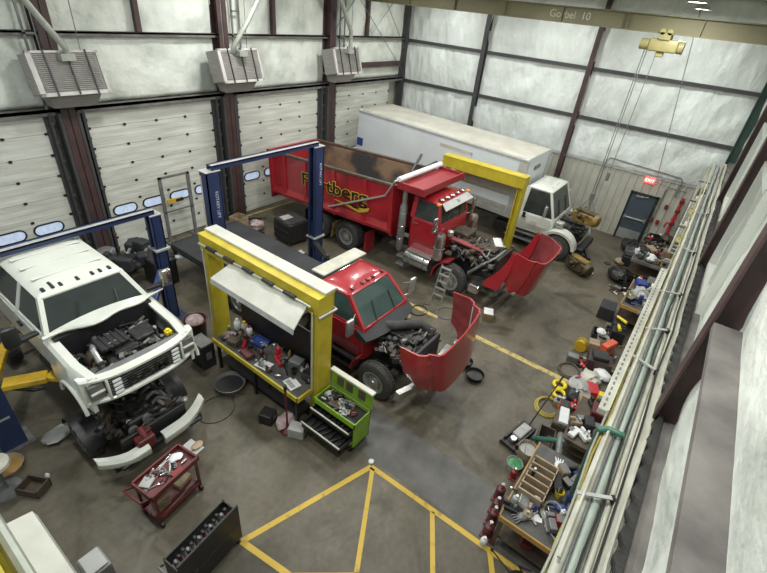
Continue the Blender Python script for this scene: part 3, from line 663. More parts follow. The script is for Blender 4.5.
# front fascia
s = MB(); ring = []
def fas(hw, z0, z1, y): return [(x, y + .22 * (abs(x) / 1.0) ** 3, z) for x, z in ((-hw, z0), (hw, z0), (hw, z1), (-hw, z1))]
for (za, zb_, dd) in ((1.12, 1.21, .05), (.66, .75, .0)):
    rings = []
    for k in range(17):
        x = -1.0 + k / 8; y = .22 * abs(x) ** 3 - .02
        rings.append([(x, y - .03, za + .02), (x, y - .03, zb_ - .03), (x, y + .02, zb_), (x, y + .09, zb_ + .01), (x, y + .09, za)])
    s.loft(rings)
for sg in (-1, 1): s.b2((sg * .96 - .05, .16, .62), (sg * .96 + .05, .34, 1.2), bev=.03)
for sg in (-1, 1): s.b2((sg * .66 - .02, .0, .72), (sg * .66 + .02, .1, 1.13), bev=.01)
s.build('front_fascia', 'white', pk, True)
s = MB(); s.b2((-.65, .03, .72), (.65, .07, 1.13)); s.build('grille', 'oily', pk)
s = MB()
for k in range(7): s.b2((-.64, .01, .75 + k * .055), (.64, .035, .762 + k * .055))
s.build('grille_bars', 'grey', pk)
for x in (-.52, .52):  # white bars put the grille's lit patches into its colour
    s = MB()
    for k in range(4): s.b2((x - .07, -.02, .765 + k * .085), (x + .07, .01, .82 + k * .085), bev=.01)
    s.build('grille_lit_patch', 'paper', pk)
text('lettering', 'RAM', .25, Matrix.Translation((0, -.02, .90)) @ Euler((R(90), 0, 0)).to_matrix().to_4x4(), 'txtblack', pk, .01, .006, sx=1.5)
for sg in (-1, 1):
    s = MB(); s.b2((sg * .69, .06, .78), (sg * .94, .18, 1.10), bev=.03); hl = s.build('headlamp', 'grey', pk)
    s = MB(); s.b2((sg * .70, .03, .92), (sg * .92, .1, .96), bev=.01); s.build('lamp_bezel', 'white', hl)
# big tow mirrors, cab underside
for sg in (-1, 1):
    s = MB(); s.bar((sg * .96, 1.62, 1.42), (sg * 1.30, 1.52, 1.46), .12, .07, bev=.02); a = s.build('mirror_arm', 'black', pk)
    s = MB(); s.b2((sg * 1.22, 1.44, 1.40), (sg * 1.46, 1.56, 1.78), bev=.05); s.build('mirror', 'chrome' if sg > 0 else 'black', pk, True)
s = MB(); s.b2((-.82, 1.5, .36), (.82, 3.75, .44)); s.build('floor_pan', 'black', pk)

# ------------------------------------------------------------ pickup chassis on the floor
ch = thing('pickup_chassis', 'black pickup chassis with engine and split white bumper, under the raised white cab', 'truck chassis', (2.23, 5.96, 0))
rails(ch, .35, 6.2, .48, .62, .42)
for x, y in ((-.80, 1.35), (.80, 1.35), (-.80, 5.1), (.80, 5.1)): wheel(ch, x, y, .42, .28, 'grey')
s = MB(); s.cyl((-.8, 1.35, .42), (.8, 1.35, .42), .05); s.sph((-.1, 1.35, .42), .16); s.build('front_axle', 'oily', ch, True)
s = MB(); s.cyl((-.8, 5.1, .42), (.8, 5.1, .42), .06); s.sph((0, 5.1, .42), .18); s.build('rear_axle', 'oily', ch, True)
engine(ch, (.0, 1.05, .55), (1.35, 1.35, .62), 'oily', 11, 16, 90, mt=('oily', 'black', 'grey', 'oily', 'oilbrown'))
for sg in (-1, 1):
    rings = []
    for k in range(9):
        a = R(10 + 20 * k); rings.append([(sg * .62, 1.35 + .50 * math.cos(a), .42 + .48 * math.sin(a)), (sg * .98, 1.35 + .52 * math.cos(a), .42 + .46 * math.sin(a)), (sg * .98, 1.35 + .54 * math.cos(a), .42 + .48 * math.sin(a)), (sg * .62, 1.35 + .52 * math.cos(a), .42 + .50 * math.sin(a))])
    s = MB(); s.loft(rings); s.build('wheel_liner', 'black', ch, True)
    # bumper half
    rings = []
    for k in range(11):
        t = k / 10; x = (.26 if sg < 0 else .02) + t * (.76 if sg < 0 else 1.0); y = .02 + .62 * max(0, (t - .35)) ** 1.7 + (-.0); hh = .13 - .03 * t; z = .64 + .04 * t
        rings.append([(sg * x, y, z - hh), (sg * x, y - .05, z - hh * .3), (sg * x, y - .045, z + hh * .5), (sg * x, y + .02, z + hh), (sg * x, y + .12, z + hh), (sg * x, y + .12, z + hh - .03), (sg * x, y + .05, z + hh - .05), (sg * x, y + .05, z - hh)])
    s = MB(); s.loft(rings); b = s.build('bumper', 'white', ch, True, label='white bumper half')
    s = MB(); s.b2((sg * .5, -.045 + .03, .55), (sg * .78, .12, .63), bev=.03); s.build('fog_lamp_recess', 'black', b)
s = MB(); s.b2((-.85, .12, .45), (.85, .22, .58), bev=.02); s.build('bumper_beam', 'black', ch)
s = MB(); s.b2((-.6, .25, .5), (.62, .33, .95), bev=.02); s.build('radiator', 'black', ch)
s = MB(); s.b2((-.42, .05, .62), (-.1, .35, .88), bev=.04); s.cyl((-.25, .1, .8), (-.25, .3, 1.0), .06); s.cyl((-.35, .2, .85), (-.1, .2, .95), .04); s.build('steering_box', 'cartred', ch)
s = MB(); s.sph((.72, .45, .82), .07); s.build('washer_cap', 'alu', ch)
s = MB(); s.b2((-.55, 2.9, .5), (.4, 4.0, .75), bev=.08); s.build('fuel_tank', 'black', ch)

# ------------------------------------------------------------ two post lifts
def lift(name, label, xa, xb, y, H, hz, arms, cw=.34, txt=True, bar_=True):
    t = thing(name, label, 'lift', ((xa + xb) / 2, y, 0)); hx = (xb - xa) / 2
    for sg in (-1, 1):
        s = MB(); X = sg * hx
        s.b2((X - cw / 2, -.14, 0.02), (X + cw / 2, -.11, H)); s.b2((X + sg * cw / 2 - (.03 if sg > 0 else 0), -.14, 0.02), (X + sg * cw / 2 + (.0 if sg > 0 else .03), .14, H)); s.b2((X - cw / 2, .11, 0.02), (X + cw / 2, .14, H))
        s.b2((X - sg * cw / 2 - .02, -.14, .02), (X - sg * cw / 2 + .02, -.07, H)); s.b2((X - sg * cw / 2 - .02, .07, .02), (X - sg * cw / 2 + .02, .14, H))
        p = s.build('tower', 'blue', t)
        MB().b2((X - .3, -.28, 0), (X + .3, .28, .025)).build('base_plate', 'blue', t)
        MB().b2((X - cw / 2 - .02, -.16, H), (X + cw / 2 + .02, .16, H + .02)).build('tower_cap', 'lgrey', p)
        s = MB(); s.b2((X - cw / 2 + .03, -.105, hz - .45), (X + cw / 2 - .03, .105, hz + .5)); c = s.build('carriage', 'blue', t)
        MB().b2((X - cw / 2 - .06, -.2, hz - .02), (X + cw / 2 + .06, .2, hz + .03)).build('carriage_plate', 'lgrey', c)
        for (ex_, ey, m, fl) in arms:
            s = MB(); a = Vector((X - sg * .2, (.16 if ey > 0 else -.16), hz - .12)); b = Vector((X - sg * ex_, ey, hz - .06)); s.bar(a, b, .16, .12, bev=.02); ar = s.build('lift_arm', m, t)
            s = MB(); s.cyl((b.x, b.y, b.z + .04), (b.x, b.y, b.z + .16), .07); s.build('arm_pad', 'rubber', ar)
        MB().tube([(X + sg * .19, .1, H - .1), (X + sg * .20, .1, .6)], .02, 6).build('hydraulic_line', 'pipewhite', t, True)
    if bar_:
        s = MB(); s.b2((-hx, -.10, H + .02), (hx, -.07, H + .14)); s.b2((-hx, .07, H + .02), (hx, .10, H + .14)); s.b2((-hx, -.10, H + .10), (hx, .10, H + .14)); s.build('crossbeam', 'blue', t)
        s = MB(); s.b2((-hx, -.115, H + .142), (hx, -.02, H + .152)); s.build('crossbeam_cover', 'lgrey', t)
    return t
l1 = lift('vehicle_lift', 'blue two post lift with yellow arms carrying the white pickup cab', 0.2, 4.80, 10.05, 3.06, 2.15, (), cw=.25)
hx = (4.80 - .2) / 2
for X, sg in ((hx, 1),):
    for (ex_, ey) in ((1.0, -1.15), (.95, -2.6)):
        if sg > 0 and ey < -2: continue
        s = MB(); a = Vector((X - sg * .15, -.2, 1.62)); b = Vector((X - sg * ex_, ey, 1.38)); s.bar(a, b, .17, .14, bev=.02); ar = s.build('lift_arm', 'blue', l1)
# the left tower stands nearer the camera beside the cab
l2 = lift('vehicle_lift', 'tall blue two post lift between the red cab truck deck and the dump truck', 6.1, 9.8, 9.5, 4.0, 1.0, ((.8, -1.3, 'black', 0),), cw=.38)
for X in (-1.85, 1.85):
    text('lettering', 'ROTARY LIFT', .12, Matrix.Translation((X + .04, -.143, 3.15)) @ Euler((R(90), R(90), 0), 'XYZ').to_matrix().to_4x4(), 'decal', l2, .002)
l1_fix = None
# navy post beside the pickup, lower left
t = thing('lift_post', 'dark navy lift post with a yellow arm beside the raised white cab', 'post', (.55, 8.55, 0))
s = MB(); s.b2((-.2, -.16, .02), (.2, -.13, 3)); s.b2((-.2, -.13, .02), (-.17, .16, 3)); s.b2((.17, -.13, .02), (.2, .16, 3)); s.b2((-.2, .13, .02), (.2, .16, 3)); s.build('tower', 'blue', t)
MB().b2((-.28, -.26, 0), (.3, .28, .022)).build('base_plate', 'grey', t)
MB().b2((-.05, -.165, .75), (.12, -.16, .80)).build('label_plate', 'lgrey', t)
s = MB(); s.bar((.25, -.05, 1.42), (.85, -.35, 1.40), .26, .12, bev=.02); s.bar((.85, -.33, 1.40), (1.2, -.75, 1.36), .2, .1, bev=.02); s.build('lift_arm', 'armyellow', t)
s = MB(); s.bar((.15, .2, 1.38), (.55, 1.0, 1.36), .2, .12, bev=.02); s.bar((.55, .98, 1.36), (1.1, 1.75, 1.36), .18, .1, bev=.02); s.build('lift_arm', 'armyellow', t)
s = MB(); s.tube([(.2, .2, 1.3), (.5, .3, .9), (.8, .1, .8), (.6, -.2, 1.1), (.3, -.1, 1.3)], .016, 6); s.build('air_line', 'black', t, True)

# ------------------------------------------------------------ red cab truck with black deck, hood tipped forward
rc = thing('deck_truck', 'red cab truck with flat black deck, hood tipped forward, between tall blue posts', 'truck', (7.2, 3.6, 0))
cab(rc, 'red', .93, .73, 1.00, 2.55, 1.62, 1.58, 2.48, 2.26, .70, 'glassgreen', crown=.06, handle='chrome', hwf=.90)
for x in (-.56, -.2, 0, .2, .56):
    s = MB(); s.b2((x - .035, 1.62, 2.27), (x + .035, 1.72, 2.315), bev=.012); s.build('clearance_lamp', 'cartred', rc)
s = MB(); rings = []
for k in range(13):
    u = -1 + k / 6; x = u * .95; y = 1.06 + .16 * u * u; rings.append([(x, y - .34, 1.34), (x, y - .36, 1.42), (x, y - .07, 1.585), (x, y - .03, 1.57), (x, y - .02, 1.40)])
s.loft(rings); s.build('cowl', 'grey' if 0 else 'deck', rc, True)
for sg in (-1, 1):
    mirror(rc, sg * .92, 1.25, 1.72, sg, 'chrome', 'alu')
    s = MB(); rings = []
    for k in range(9):
        a = R(0 + 14 * k); yy = .55 + .62 * math.cos(a); zz = .48 + .60 * math.sin(a); yo = .55 + .66 * math.cos(a); zo = .48 + .64 * math.sin(a)
        rings.append([(sg * .70, yy, zz), (sg * 1.06, yy, zz), (sg * 1.06, yo, zo), (sg * .70, yo, zo)])
    s.loft(rings[:4]); s.build('fender_rear_half', 'red', rc, True)
    s = MB(); s.b2((sg * .72, 1.15, .42), (sg * 1.0, 2.0, .48)); s.b2((sg * .74, 1.15, .68), (sg * 1.0, 2.0, .74)); s.split('cab_step', 'black', rc)
    wheel(rc, sg * .93, .50, .48, .26, 'alu')
    wheel(rc, sg * .95, 5.2, .48, .44, 'alu')
rails(rc, -.1, 8.2, .62, .84, .42, cross=8)
s = MB(); s.cyl((-.9, .5, .48), (.9, .5, .48), .06); s.build('front_axle', 'oily', rc, True)
s = MB(); s.cyl((-.8, 5.2, .48), (.8, 5.2, .48), .08); s.sph((0, 5.2, .48), .22); s.build('rear_axle', 'oily', rc, True)
engine(rc, (0, .42, .75), (1.5, 1.15, .72), 'oily', 21, 16, 80, mt=('oily', 'black', 'grey', 'oily', 'oilbrown'))
s = MB(); s.tube([(-.15, .95, 1.42), (-.1, .7, 1.5), (.2, .45, 1.5), (.48, .3, 1.42), (.55, .0, 1.3)], .11, 12); s.build('air_intake_duct', 'rubber', rc, True)
s = MB(); s.tube([(-.62, .6, 1.18), (-.5, .2, 1.1), (-.35, -.05, 1.05)], .05); s.build('coolant_pipe', 'cartred', rc, True)
s = MB(); s.sph((.62, .78, 1.3), .09); s.build('brake_reservoir', 'palewood', rc, True)
s = MB(); s.b2((-.55, -.22, .7), (.55, -.12, 1.38), bev=.03); s.build('radiator', 'black', rc)
s = MB(); rings = []
for k in range(13):
    u = -1 + k / 6; x = u * 1.08; y = -.42 + .20 * u * u; rings.append([(x, y, .42), (x, y - .05, .52), (x, y - .03, .64), (x, y + .08, .68), (x, y + .1, .44)])
s.loft(rings); s.build('bumper', 'chrome', rc, True)
rh, _ = hood(rc, 'red', 'pink', 1.30, 1.05, .86, .86, .80, .98, -.26, 86, .10, .25, roll=-10); rh.location = (.02, 0, 0)
s = MB(); s.b2((-1.15, 2.9, 1.0), (1.3, 8.3, 1.10), bev=.015); s.b2((-1.17, 2.88, .92), (-1.12, 8.3, 1.03)); s.b2((1.27, 2.88, .92), (1.32, 8.3, 1.03)); s.build('deck', 'deck', rc)
s = MB()
for k in range(6): s.b2((-1.1, 3.2 + k * .75, .86), (1.25, 3.28 + k * .75, 1.0))
s.split('deck_beam', 'black', rc)
s = MB(); s.b2((-.15, 2.95, 1.12), (1.45, 3.28, 1.90), bev=.03); bx = s.build('tool_chest', 'grey', rc)
s = MB(); s.b2((-.20, 2.88, 1.90), (1.50, 3.32, 1.96), bev=.02); s.build('lid', 'cream', bx)
s = MB(); s.b2((-1.1, 8.25, .72), (1.25, 8.38, 1.1), bev=.02); s.build('tailboard', 'black', rc)
s = MB(); s.cyl((-.75, 3.1, .72), (-.75, 4.2, .72), .26, n=18); s.build('fuel_tank', 'alu', rc, True)

# black plough-like frame lying behind the deck
t = thing('plough_frame', 'lumpy black attachment frame parked beside the rear of the black deck', 'attachment', (5.45, 12.35, 0))
s = MB(); s.bar((-.9, .9, .55), (.55, -.7, .75), .3, .25, bev=.03); s.bar((-.9, .2, .45), (.2, .9, .6), .22, .2, bev=.03); s.build('frame', 'black', t)
s = MB(); s.b2((-.2, -.9, .02), (.45, -.1, .85), bev=.04); s.build('housing', 'black', t)
r_ = random.Random(3)
s = MB()
for k in range(14): s.box((r_.uniform(-.9, .3), r_.uniform(-.3, .9), r_.uniform(.55, .85)), [r_.uniform(.15, .4) for _ in range(3)], rot=(0, 0, r_.uniform(0, 90)), bev=.04)
s.build('cover', 'deck', t)
s = MB()
for k in range(4): s.cyl((-.7 + k * .35, .6 - k * .3, .86), (-.62 + k * .35, .6 - k * .3, .96), .04)
s.split('bolt', 'alu', t)
s = MB(); s.b2((-.8, -.2, 0), (-.6, 0, .5)); s.b2((.0, .6, 0), (.2, .8, .5)); s.split('foot', 'black', t)
s = MB(); s.cyl((.5, -.75, .78), (.9, -.95, .76), .07); s.build('roller', 'paper', t, True)

# ------------------------------------------------------------ dump truck
dt = thing('dump_truck', 'red dump truck with lettered rusty box and hood tipped forward, beside the tall blue post', 'truck', (12.45, 3.9, 0))
cab(dt, 'red', 1.0, .80, 1.9, 3.0, 2.12, 2.05, 3.0, 2.78, .95, 'glass', crown=.07, handle='chrome', hwf=.97)
s = MB(); s.plate([(-.90, 1.80, 2.63), (.90, 1.80, 2.63), (.80, 2.02, 2.78), (-.80, 2.02, 2.78)], .03); s.b2((-.02, 1.85, 2.6), (.02, 1.95, 2.78)); s.build('sun_visor', 'lgrey', dt)
for x in (-.66, -.33, 0, .33, .66):
    s = MB(); s.sph((x, 2.15, 2.84), .075, (1, 1.6, .7), 10); s.build('clearance_lamp', 'chrome', dt, True)
for sg in (-1, 1):
    s = MB(); s.b2((sg * .95 - .05, 2.0, 2.74), (sg * .95 + .05, 2.12, 2.82), bev=.02); s.build('marker_lamp', 'amber', dt)
    mirror(dt, sg * .98, 2.0, 2.1, sg, 'chrome', 'chrome', .5)
    s = MB(); s.lathe([(.02, 1.1), (.15, 1.1), (.16, 1.2), (.17, 1.75), (.16, 1.8), (.16, 1.9), (.13, 1.98), (.02, 2.0)], (sg * 1.12, 1.72, 0), 'z', 18)
    a = s.build('air_cleaner', 'chrome', dt, True); s = MB(); s.torus((sg * 1.12, 1.72, 1.5), .172, .015); s.build('band', 'grey', a)
    s = MB(); s.lathe([(.02, .85), (.085, .85), (.12, 1.0), (.125, 2.4), (.085, 2.5), (.075, 3.0), (.065, 3.0), (.07, 2.5), (.02, 2.45)], (sg * 1.12, 3.20, 0), 'z', 16)
    a = s.build('exhaust_stack', 'grey', dt, True)
    s = MB()
    for k in range(3): s.torus((sg * 1.12, 3.20, 1.3 + k * .45), .128, .012, n=16, m=6)
    s.split('clamp', 'chrome', a, True)
    s = MB(); s.cyl((sg * 1.0, 1.95, .72), (sg * 1.0, 2.9, .72), .27, n=22); a = s.build('fuel_tank', 'chrome', dt, True)
    s = MB()
    for y in (2.15, 2.7): s.torus((sg * 1.0, y, .72), .275, .018, 'y')
    s.split('strap', 'grey', a)
    s = MB(); s.b2((sg * .78, 2.0, .98), (sg * 1.18, 2.85, 1.02)); s.b2((sg * .86, 2.95, .3), (sg * 1.14, 3.25, .36)); s.b2((sg * .86, 2.95, .6), (sg * 1.14, 3.25, .66)); s.split('step', 'alu', dt)
    s = MB(); rings = []
    for k in range(8):
        a_ = R(12 * k - 4); rings.append([(sg * .78, 1.15 + .62 * math.cos(a_), .52 + .62 * math.sin(a_)), (sg * 1.20, 1.15 + .62 * math.cos(a_), .52 + .62 * math.sin(a_)), (sg * 1.20, 1.15 + .67 * math.cos(a_), .52 + .67 * math.sin(a_)), (sg * .78, 1.15 + .67 * math.cos(a_), .52 + .67 * math.sin(a_))])
    s.loft(rings); s.build('fender_rear_half', 'dred', dt, True)
    wheel(dt, sg * 1.02, 1.15, .53, .30, 'alu')
    for y in (5.45, 6.85): wheel(dt, sg * 1.0, y, .53, .50, 'alu')
    s = MB(); s.b2((sg * .72, 4.55, .2), (sg * 1.25, 4.58, 1.0)); s.build('mudguard', 'red', dt)
    s = MB(); s.box((sg * 1.02, 6.13, .55), (.42, .03, .62), rot=(8, 0, 0)); s.build('mud_flap', 'mud', dt)
    s = MB(); s.b2((sg * 1.0 - .25, 7.5, .25), (sg * 1.0 + .25, 7.53, .95)); s.build('mud_flap', 'black', dt)
    s = MB(); s.b2((sg * .52, .12, .46), (sg * 1.18, .50, .74), bev=.06); s.build('bumper_end', 'chrome', dt)
rails(dt, -.2, 9.0, .72, .98, .42, cross=9)
s = MB(); s.b2((-.75, -.35, .45), (.75, -.2, .7), bev=.03); s.build('bumper_beam', 'grey', dt)
for y in (1.15, 5.45, 6.85):
    s = MB(); s.cyl((-.9, y, .53), (.9, y, .53), .08); s.sph((0, y, .55), .24 if y > 2 else .1); s.build('axle', 'oily', dt, True)
engine(dt, (0, .85, .85), (1.75, 1.75, .85), 'oilbrown', 31, 20, 98, mt=('oily', 'oilbrown', 'black', 'grey', 'oilbrown'))
s = MB(); s.bar((-.42, 1.75, 1.62), (-.30, .55, 1.52), .22, .06, bev=.01); s.build('engine_side_panel', 'pink', dt)
s = MB(); s.b2((-.1, 1.25, 1.55), (.5, 1.9, 1.75), bev=.05); s.build('heater_box', 'oilbrown', dt)
s = MB(); s.lathe([(.02, 0), (.1, 0), (.11, .16), (.05, .2)], (-.48, 1.72, 1.7), 'z', 14); s.build('coolant_tank', 'alu', dt, True)
s = MB(); s.tube([(-.85, .7, .9), (-.8, .3, 1.35), (-.4, .1, 1.5), (.2, .05, 1.55)], .045); s.build('coolant_pipe', 'grey', dt, True)
s = MB(); s.bar((.15, .25, 1.55), (.55, .55, 1.62), .3, .22, bev=.03); s.build('intercooler', 'alu', dt)
s = MB(); s.b2((-.58, -.08, .85), (.58, .02, 1.55), bev=.03); s.build('radiator', 'oily', dt)
hood(dt, 'red', 'pink', 1.30, 1.00, .92, .82, .76, .92, -.42, 100, .10, .16, stripe=False)
for sg in (-1, 1):
    s = MB(); s.loft([[(sg * 1.10, .08, .84), (sg * .80, .08, .84), (sg * .80, .0, 1.05), (sg * 1.08, .0, 1.08)], [(sg * 1.10, -.42, .86), (sg * .80, -.42, .86), (sg * .80, -.22, 1.32), (sg * 1.08, -.24, 1.36)], [(sg * 1.04, -.62, 1.5), (sg * .84, -.62, 1.5), (sg * .84, -.42, 1.72), (sg * 1.03, -.44, 1.76)], [(sg * 1.01, -.66, 2.1), (sg * .9, -.66, 2.1), (sg * .9, -.58, 2.2), (sg * 1.0, -.58, 2.2)]]); s.build('hood_fender', 'red', dt, True)
# dump box (slight rake)
BX = Matrix.Translation((0, 3.45, 0)) @ Matrix.Rotation(R(-3.0), 4, 'X') @ Matrix.Translation((0, -3.45, 0))
hw = 1.27; y0, y1 = 3.42, 9.25; zb, zt = 1.28, 2.98
s = MB()
for sg in (-1, 1):
    s.loft([[(sg * (hw - .10), y, zb + .35), (sg * hw, y, zb + .45), (sg * hw, y, zt), (sg * (hw - .05), y, zt)] for y in (y0, y1)])
    s.loft([[(sg * (hw - .28), y, zb - .02), (sg * (hw + .05), y, zb + .12), (sg * (hw + .07), y, zb + .22), (sg * (hw - .02), y, zb + .47), (sg * (hw - .12), y, zb + .4)] for y in (y0, y1)])
s.b2((-hw, y0, zb), (hw, y0 + .06, zt + .02)); s.b2((-hw + .2, y0, zb - .02), (hw - .2, y1, zb + .06)); s.xf(BX); box = s.build('dump_box', 'red', dt)
s = MB()
for sg in (-1, 1):
    s.b2((sg * (hw - .07), y0, zt), (sg * (hw + .06), y1, zt + .09), bev=.02)
s.xf(BX); s.split('top_rail', 'brownbox', box)
for sg in (-1, 1):
    for y in (y0 + .06, 4.55, 5.95, 7.35, 8.45, y1 - .06):
        s = MB(); s.b2((sg * (hw - .01), y - .07, zb + .1), (sg * (hw + .06), y + .07, zt), bev=.01); s.xf(BX); s.build('side_post', 'red', box)
s = MB()
for sg in (-1, 1): s.b2((sg * (hw - .075), y0 + .07, zb + .1), (sg * (hw - .105), y1 - .03, zt - .01))
s.b2((-hw + .1, y0 + .065, zb + .08), (hw - .1, y1, zb + .12)); s.b2((-hw + .1, y0 + .065, zb + .1), (hw - .1, y0 + .10, zt)); s.xf(BX); s.build('rusty_lining', 'rust', box)
s = MB(); s.b2((-hw - .02, y1, zb - .1), (hw + .02, y1 + .08, zt - .05), bev=.01); s.b2((-hw - .06, y1 - .05, zt - .1), (hw + .06, y1 + .1, zt + .09)); s.xf(BX); s.build('tailgate', 'red', box)
s = MB(); s.b2((-hw + .02, 2.42, 3.06), (hw - .02, 3.45, 3.11)); s.b2((-hw + .02, 2.42, 3.02), (hw - .02, 2.47, 3.24)); s.b2((-hw, 2.42, 2.98), (-hw + .05, 3.45, 3.20)); s.b2((hw - .05, 2.42, 2.98), (hw, 3.45, 3.20)); s.build('cab_shield', 'dred', dt)
s = MB(); s.cyl((-hw, 3.42, 3.26), (hw, 3.42, 3.26), .085, n=14); s.build('tarp_roll', 'paper', dt, True)
s = MB(); s.bar((-.2, 3.65, 3.22), (hw + .1, 4.3, 3.35), .08, .08); s.cyl((-.6, 3.5, 3.2), (1.2, 3.55, 3.30), .06); s.build('tarp_motor_arm', 'black', dt)
s = MB(); s.tube([(-1.40, 6.2, 1.50), (-1.40, 3.78, 2.66), (-1.36, 3.48, 3.22), (-1.2, 3.42, 3.26)], .035); s.build('tarp_arm', 'alu', dt, True)
tm = BX @ Matrix.Translation((-hw - .075, 5.95, 2.34)) @ Euler((R(90), 0, R(-90))).to_matrix().to_4x4()
text('lettering', 'Fortberg', .66, tm, 'txtyellow', box, .003, .030, sx=1.32)
text('lettering', 'Fortberg', .66, BX @ Matrix.Translation((-hw - .085, 5.95, 2.34)) @ Euler((R(90), 0, R(-90))).to_matrix().to_4x4(), 'txtblack', box, .004, .006, sx=1.32)
s = MB()
P = lambda y, z: Vector((-hw - .075, y, z))
s.plate([P(5.9, 1.98), P(4.8, 1.92), P(4.3, 2.06), P(4.35, 1.92), P(4.75, 1.78)], .01); s.xf(BX); s.build('swoosh', 'txtyellow', box)
s = MB(); s.plate([P(5.3, 1.99) - Vector((.006, 0, 0)), P(4.85, 1.97) - Vector((.006, 0, 0)), P(4.72, 1.88) - Vector((.006, 0, 0)), P(5.0, 1.90) - Vector((.006, 0, 0))], .006); s.xf(BX); s.build('swoosh', 'txtblack', box)

# ------------------------------------------------------------ white box truck
wt = thing('box_truck', 'white box truck with exposed front wheel and its hood off, nearest the far wall', 'truck', (17.62, 3.0, 0))
cab(wt, 'white', 1.16, .94, .66, 2.05, 1.50, 1.05, 2.0, 2.50, .78, 'glass', crown=.08, handle='black', hwf=1.10)
for x in (-.6, -.16, 0, .16, .6):
    s = MB(); s.b2((x - .03, 1.17, 2.50), (x + .03, 1.26, 2.55), bev=.01); s.build('clearance_lamp', 'black', wt)
for sg in (-1, 1):
    mirror(wt, sg * 1.1, 1.1, 1.75, sg, 'alu', 'alu', .4)
    s = MB(); rings = []
    for k in range(13):
        a_ = R(5 + 14 * k); c_, n_ = math.cos(a_), math.sin(a_); rings.append([(sg * .80, .32 + .60 * c_, .52 + .58 * n_), (sg * 1.17, .32 + .60 * c_, .52 + .56 * n_), (sg * 1.19, .32 + .72 * c_, .52 + .66 * n_), (sg * .80, .32 + .72 * c_, .52 + .72 * n_)])
    s.loft(rings); s.build('fender', 'white', wt, True)
    s = MB(); s.b2((sg * .86 - .14, .30, 1.25), (sg * .86 + .14, .62, 1.48), bev=.05); s.build('headlamp', 'alu', wt)
    wheel(wt, sg * 1.0, .30, .50, .28, 'grey'); wheel(wt, sg * .95, 7.2, .50, .48, 'white')
    s = MB(); s.b2((sg * .75, 1.0, .36), (sg * 1.14, 2.4, .42)); s.b2((sg * .78, 1.0, .62), (sg * 1.12, 2.4, .68)); s.split('step', 'grey', wt)
    s = MB(); s.b2((sg * .62, 1.6, .38), (sg * 1.05, 3.0, .80), bev=.05); s.build('fuel_tank', 'black', wt)
s = MB(); s.b2((-1.185, 1.75, 1.30), (-1.17, 1.86, 1.52)); s.build('door_vent', 'black', wt)
s = MB()
for k in range(4): s.b2((-1.19, 1.25, 1.02 + k * .07), (-1.18, 1.62 - .08 * (k % 2), 1.045 + k * .07))
s.build('door_decal', 'lgrey', wt)
rails(wt, -.3, 9.6, .72, .95, .42, cross=8)
s = MB(); s.cyl((-.9, .3, .5), (.9, .3, .5), .07); s.build('axle', 'oily', wt, True)
s = MB(); s.cyl((-.9, 7.2, .5), (.9, 7.2, .5), .08); s.build('axle', 'oily', wt, True)
engine(wt, (.1, .25, .80), (1.6, 1.3, .62), 'oily', 41, 14, 60, mt=('black', 'oily', 'black', 'grey'))
s = MB(); s.b2((-.7, -.62, .35), (.9, -.35, .62), bev=.05); s.bar((.0, -.5, .5), (-.9, -.95, .42), .12, .1); s.build('bumper_frame', 'black', wt)
WB = Matrix.Translation((0, 2.25, 0)) @ Matrix.Rotation(R(1.6), 4, 'X') @ Matrix.Translation((0, -2.25, 0)); by0, by1 = 2.25, 10.35; hb = 1.24
s = MB(); s.loft([[(-hb, by0, 1.12), (hb, by0, 1.12), (hb, by0, 3.38), (hb - .08, by0, 3.46), (-hb + .08, by0, 3.46), (-hb, by0, 3.38)][::1], [(-hb, by1, 1.12), (hb, by1, 1.12), (hb, by1, 3.38), (hb - .08, by1, 3.46), (-hb + .08, by1, 3.46), (-hb, by1, 3.38)]]); s.xf(WB); bo = s.build('cargo_box', 'boxwhite', wt)
s = MB(); s.loft([rr(0, (by0 + by1) / 2, hb - .05, (by1 - by0) / 2, 3.455, .2, 5), rr(0, (by0 + by1) / 2, hb - .08, (by1 - by0) / 2 - .03, 3.48, .2, 5), rr(0, (by0 + by1) / 2, hb - .3, (by1 - by0) / 2 - .25, 3.505, .2, 5)]); s.xf(WB); s.build('roof_skin', 'boxroof', bo, True)
s = MB()
for sg in (-1, 1): s.b2((sg * (hb - .0) - .03, by0, 3.36), (sg * hb + .03, by1, 3.44), bev=.01); s.b2((sg * hb - .025, by0, 1.1), (sg * hb + .025, by1, 1.28))
s.xf(WB); s.split('edge_rail', 'lgrey', bo)
s = MB()
for x in (-hb + .03, hb - .03): s.cyl((x, by0 - .01, 1.2), (x, by0 - .01, 3.4), .06, n=12)
s.xf(WB); s.split('corner_post', 'lgrey', bo, True)
s = MB(); s.b2((-hb - .02, by0 + .02, 1.15), (-hb, by0 + .30, 3.36)); s.build('side_panel_end', 'grey', bo) if False else (s.xf(WB), s.build('front_edge_panel', 'lgrey', bo))
s = MB(); s.b2((-hb - .012, 4.5, 3.0), (-hb, 6.0, 3.12)); s.b2((-hb - .012, 4.5, 2.7), (-hb, 4.53, 3.1)); s.xf(WB); s.build('side_patch', 'boxroof', bo)
s = MB(); s.b2((-hb - .012, by0 + .35, 1.3), (-hb, by1 - .05, 1.55)); s.xf(WB); s.build('scuff_band', 'lgrey', bo)
s = MB(); s.b2((-hb - .015, by1 - .35, 1.9), (-hb, by1 - .02, 2.25)); s.xf(WB); s.build('side_decal', 'bblue', bo)
s = MB(); s.b2((-.3, by0 - .04, 2.9), (.3, by0 - .0, 3.05), bev=.01); s.xf(WB); s.build('marker_panel', 'grey', bo)
